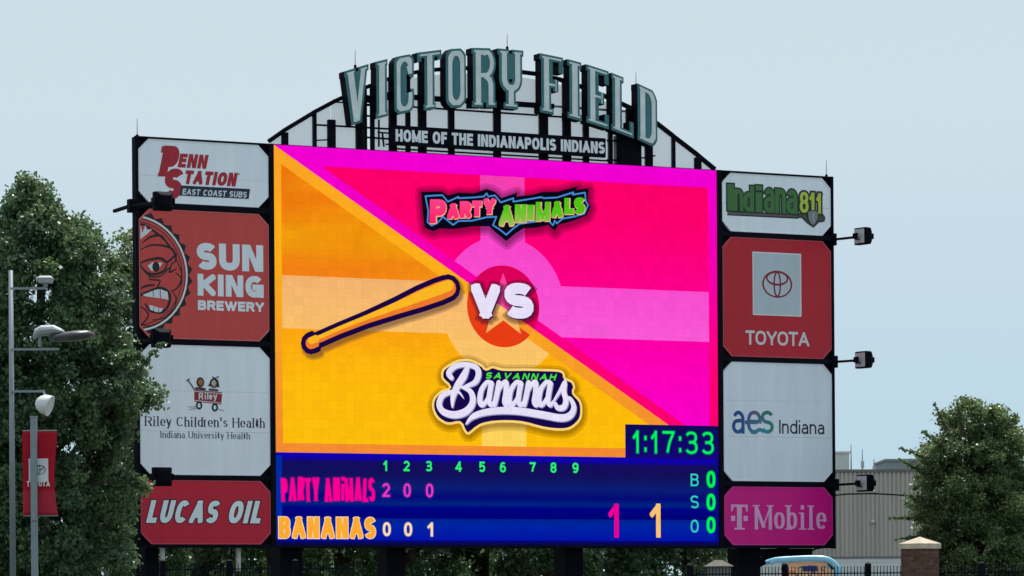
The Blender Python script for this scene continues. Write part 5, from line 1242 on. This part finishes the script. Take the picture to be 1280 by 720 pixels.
# ------------------------------------------------------------------ lamp masts, banner at far left
LD_ = 82.0; kl = F/LD_
def lp(px, py): v = wp(px, py, LD_); return v
p0 = wp(43.3, 700, LD_); pt = wp(43.3, 522, LD_)
pole = thing('banner_pole', 'plain grey square pole standing in front of the red banner', 'pole', (p0.x, LD_, GZ-.15))
m = MB(); m.box((-.072, -.072, 0), (.072, .072, pt.z-GZ+.15)); m.build('shaft', M['galv'], pole, bevel=.008)
m = MB(); m.box((-.08, -.08, wp(43, 652, LD_).z-GZ+.15), (.08, .08, wp(43, 650.5, LD_).z-GZ+.15)); m.build('joint_band', M['trim'], pole)
m = MB(); m.box((-.08, -.08, pt.z-GZ+.151), (.08, .08, pt.z-GZ+.18)); m.build('top_cap', M['galv'], pole)
m = MB(); m.box((-.16, -.16, 0), (.16, .16, .04)); m.build('base_plate', M['galv'], pole)
bn = thing('hanging_banner', 'red hanging banner with a white square emblem and TOYOTA lettering behind the grey pole', 'banner', (p0.x, LD_+.13, wp(50, 644, LD_).z))
bx = lambda px: (px-43.3)/kl; bz = lambda py: (644-py)/kl
m = MB(); nu, nv = 10, 22; V_ = []; cc = []
for j in range(nv+1):
    for i in range(nu+1):
        s_ = i/nu; t_ = j/nv; yy = 644-(644-538)*t_; edge = 71 - 3.2*math.sin(PI*min(1, t_*1.15))**1.2*(1 if t_ > .12 else t_/.12) + (1.5 if t_ < .03 else 0)
        V_.append((bx(28+(edge-28)*s_), .035*math.sin(s_*5+t_*3)*(1-abs(2*t_-1)), bz(yy+ (1.5*s_ if j == nv else 0)))); cc.append((*lin(bl((176, 22, 44), (190, 70, 84), .5 if t_ < .3 else 0)), 1))
m.v = V_; m.c = cc; m.f = [(j*(nu+1)+i, j*(nu+1)+i+1, (j+1)*(nu+1)+i+1, (j+1)*(nu+1)+i) for j in range(nv) for i in range(nu)]
ob = m.build('cloth', M['banner'], bn, smooth=True); sol = ob.modifiers.new('thickness', 'SOLIDIFY'); sol.thickness = .006
class BA(Art):
    def done2(s, name, parent):
        m = s.m; m.v = [(x, y, z) for x, y, z in m.v]; return m.build(name, M['banner'], parent)
BBs = (0, 0, 0)
A = Art(BBs, .045)
A.layer([[(bx(36), bz(602)), (bx(60.5), bz(602)), (bx(60.5), bz(573)), (bx(36), bz(573))]], (215, 218, 222))
emblem_oval(A, bx(48.5), bz(587), .15, (60, 50, 60))
o = []
for ch, x, ww in text_boxes('TOYOTA', bx(33.5), bx(62.5), .10, .022, .012): o += glyph(ch, x, bz(608), ww, .125, .026)
A.layer(o, (225, 225, 228)); A.done('banner_print', M['banner'], bn)
for py in (538, 644.6):
    m = MB(); m.tube([(bx(28), .01, bz(py)), (bx(71.5 if py < 600 else 72), .01, bz(py))], .014, 6); m.build('banner_rod', M['galv'], bn)
m = MB()
for py in (538, 644.6): m.box((-.03, -.06, bz(py)-.02), (.03, .0, bz(py)+.02))
m.build('bracket', M['galv'], bn)
# the taller mast, mostly beyond the photo's left edge, with its lamps
MD = 84.0; km = F/MD; mp_ = wp(16, 700, MD); mt_ = wp(16, 338, MD)
mast = thing('lamp_mast', 'tall slim grey mast at far left carrying short lamp arms', 'mast', (mp_.x, MD, GZ-.1))
m = MB(); m.tube([(0, 0, 0), (0, 0, mt_.z-GZ+.1)], .075, 12, r1=.05); m.build('shaft', M['galv'], mast, smooth=True)
m = MB(); m.tube([(0, 0, 0), (0, 0, .03)], .2, 12); m.build('base_plate', M['galv'], mast)
zq = lambda py: wp(16, py, MD).z-GZ+.1
xq = lambda px: (px-16)/km
for py, x1 in ((361, 61), (437, 76), (489.5, 58)):
    m = MB(); m.beam((0, -.06, zq(py)), (xq(x1), -.06, zq(py)), .05, .07); m.build('arm', M['galv'], mast)
def on_mast(name, label, px, py): return thing(name, label, 'lamp', (mp_.x+xq(px), MD-.06, GZ-.1+zq(py)))
g1 = on_mast('box_lamp', 'small grey box lamp on the topmost arm of the far left mast', 59.5, 360)
m = MB(); m.tube([(0, 0, .02), (0, 0, .10)], .05, 8); m.build('stem', M['galv'], g1)
m = MB(); a = .19; b = .15; m.add([(-b, -.13, .10), (b, -.13, .10), (b, .13, .10), (-b, .13, .10), (-a, -.16, .22), (a, -.16, .22), (a, .16, .22), (-a, .16, .22), (-a*.6, -.1, .27), (a*.6, -.1, .27), (a*.6, .1, .27), (-a*.6, .1, .27)],
    [(3, 2, 1, 0), (8, 9, 10, 11)]+[(i+k, (i+1) % 4+k, (i+1) % 4+k+4, i+k+4) for k in (0, 4) for i in range(4)]); m.build('housing', M['lampgrey'], g1, bevel=.012)
g2 = on_mast('street_luminaire', 'long flat grey luminaire with a dark head on the far left mast', 60, 436)
m = MB(); k = 1/km
def loft(m, secs):
    n_ = len(secs[0]); V_ = [p_ for s_ in secs for p_ in s_]
    m.add(V_, [(a*n_+i, a*n_+(i+1) % n_, (a+1)*n_+(i+1) % n_, (a+1)*n_+i) for a in range(len(secs)-1) for i in range(n_)]+[tuple(range(n_))[::-1], tuple(range((len(secs)-1)*n_, len(secs)*n_))])
sec = lambda x, z, ry, rz: [(x*k, ry*math.cos(2*PI*i/10), z*k+rz*math.sin(2*PI*i/10)) for i in range(10)]
loft(m, [sec(-16, 14, .10, .06), sec(-14, 18, .16, .12), sec(-6, 22, .2, .13), sec(10, 23, .2, .12), sec(20, 21, .16, .06), sec(23, 20, .08, .03)]); m.build('driver_housing', M['lampgrey'], g2, bevel=.01)
m = MB(); loft(m, [sec(5, 12, .12, .05), sec(14, 13, .30, .10), sec(35, 15, .36, .13), sec(52, 16.5, .32, .11), sec(60, 17, .12, .05)]); m.build('optic_head', mat('dark_lamp_head', (.06, .065, .075), .4, noise=.1), g2, smooth=True)
m = MB(); m.tube([(-8*k, 0, 2*k), (-8*k, 0, 16*k)], .04, 8); m.build('stem', M['galv'], g2)
g3 = on_mast('round_floodlight', 'round white drum floodlight hanging from the lowest arm above the banner pole', 57, 489.5)
m = MB(); m.beam((0, 0, -.02), (0.01, 0, -.20), .05, .03); m.build('bracket', M['lampgrey'], g3)
m = MB(); V_ = []; ax = Vector((.86, -.18, -.30)).normalized(); s1 = ax.cross(Vector((0, 0, 1))).normalized(); s2 = ax.cross(s1)
cen = Vector((.0, -.02, -.30)); n_ = 18; rg = [(-.19, .02), (-.185, .10), (-.12, .17), (-.02, .225), (.15, .25), (.155, .235), (.14, .22)]
V_ = [cen+ax*d_+s1*r_*math.cos(2*PI*i/n_)+s2*r_*math.sin(2*PI*i/n_) for d_, r_ in rg for i in range(n_)]
m.add(V_, [(a*n_+i, a*n_+(i+1) % n_, (a+1)*n_+(i+1) % n_, (a+1)*n_+i) for a in range(len(rg)-1) for i in range(n_)]+[tuple(range(n_))[::-1]]); m.build('drum', M['letterwhite'], g3, smooth=True)
m = MB(); m.add([cen+ax*.14+s1*.22*math.cos(2*PI*i/n_)+s2*.22*math.sin(2*PI*i/n_) for i in range(n_)], [tuple(range(n_))]); m.build('glass', M['lens'], g3)
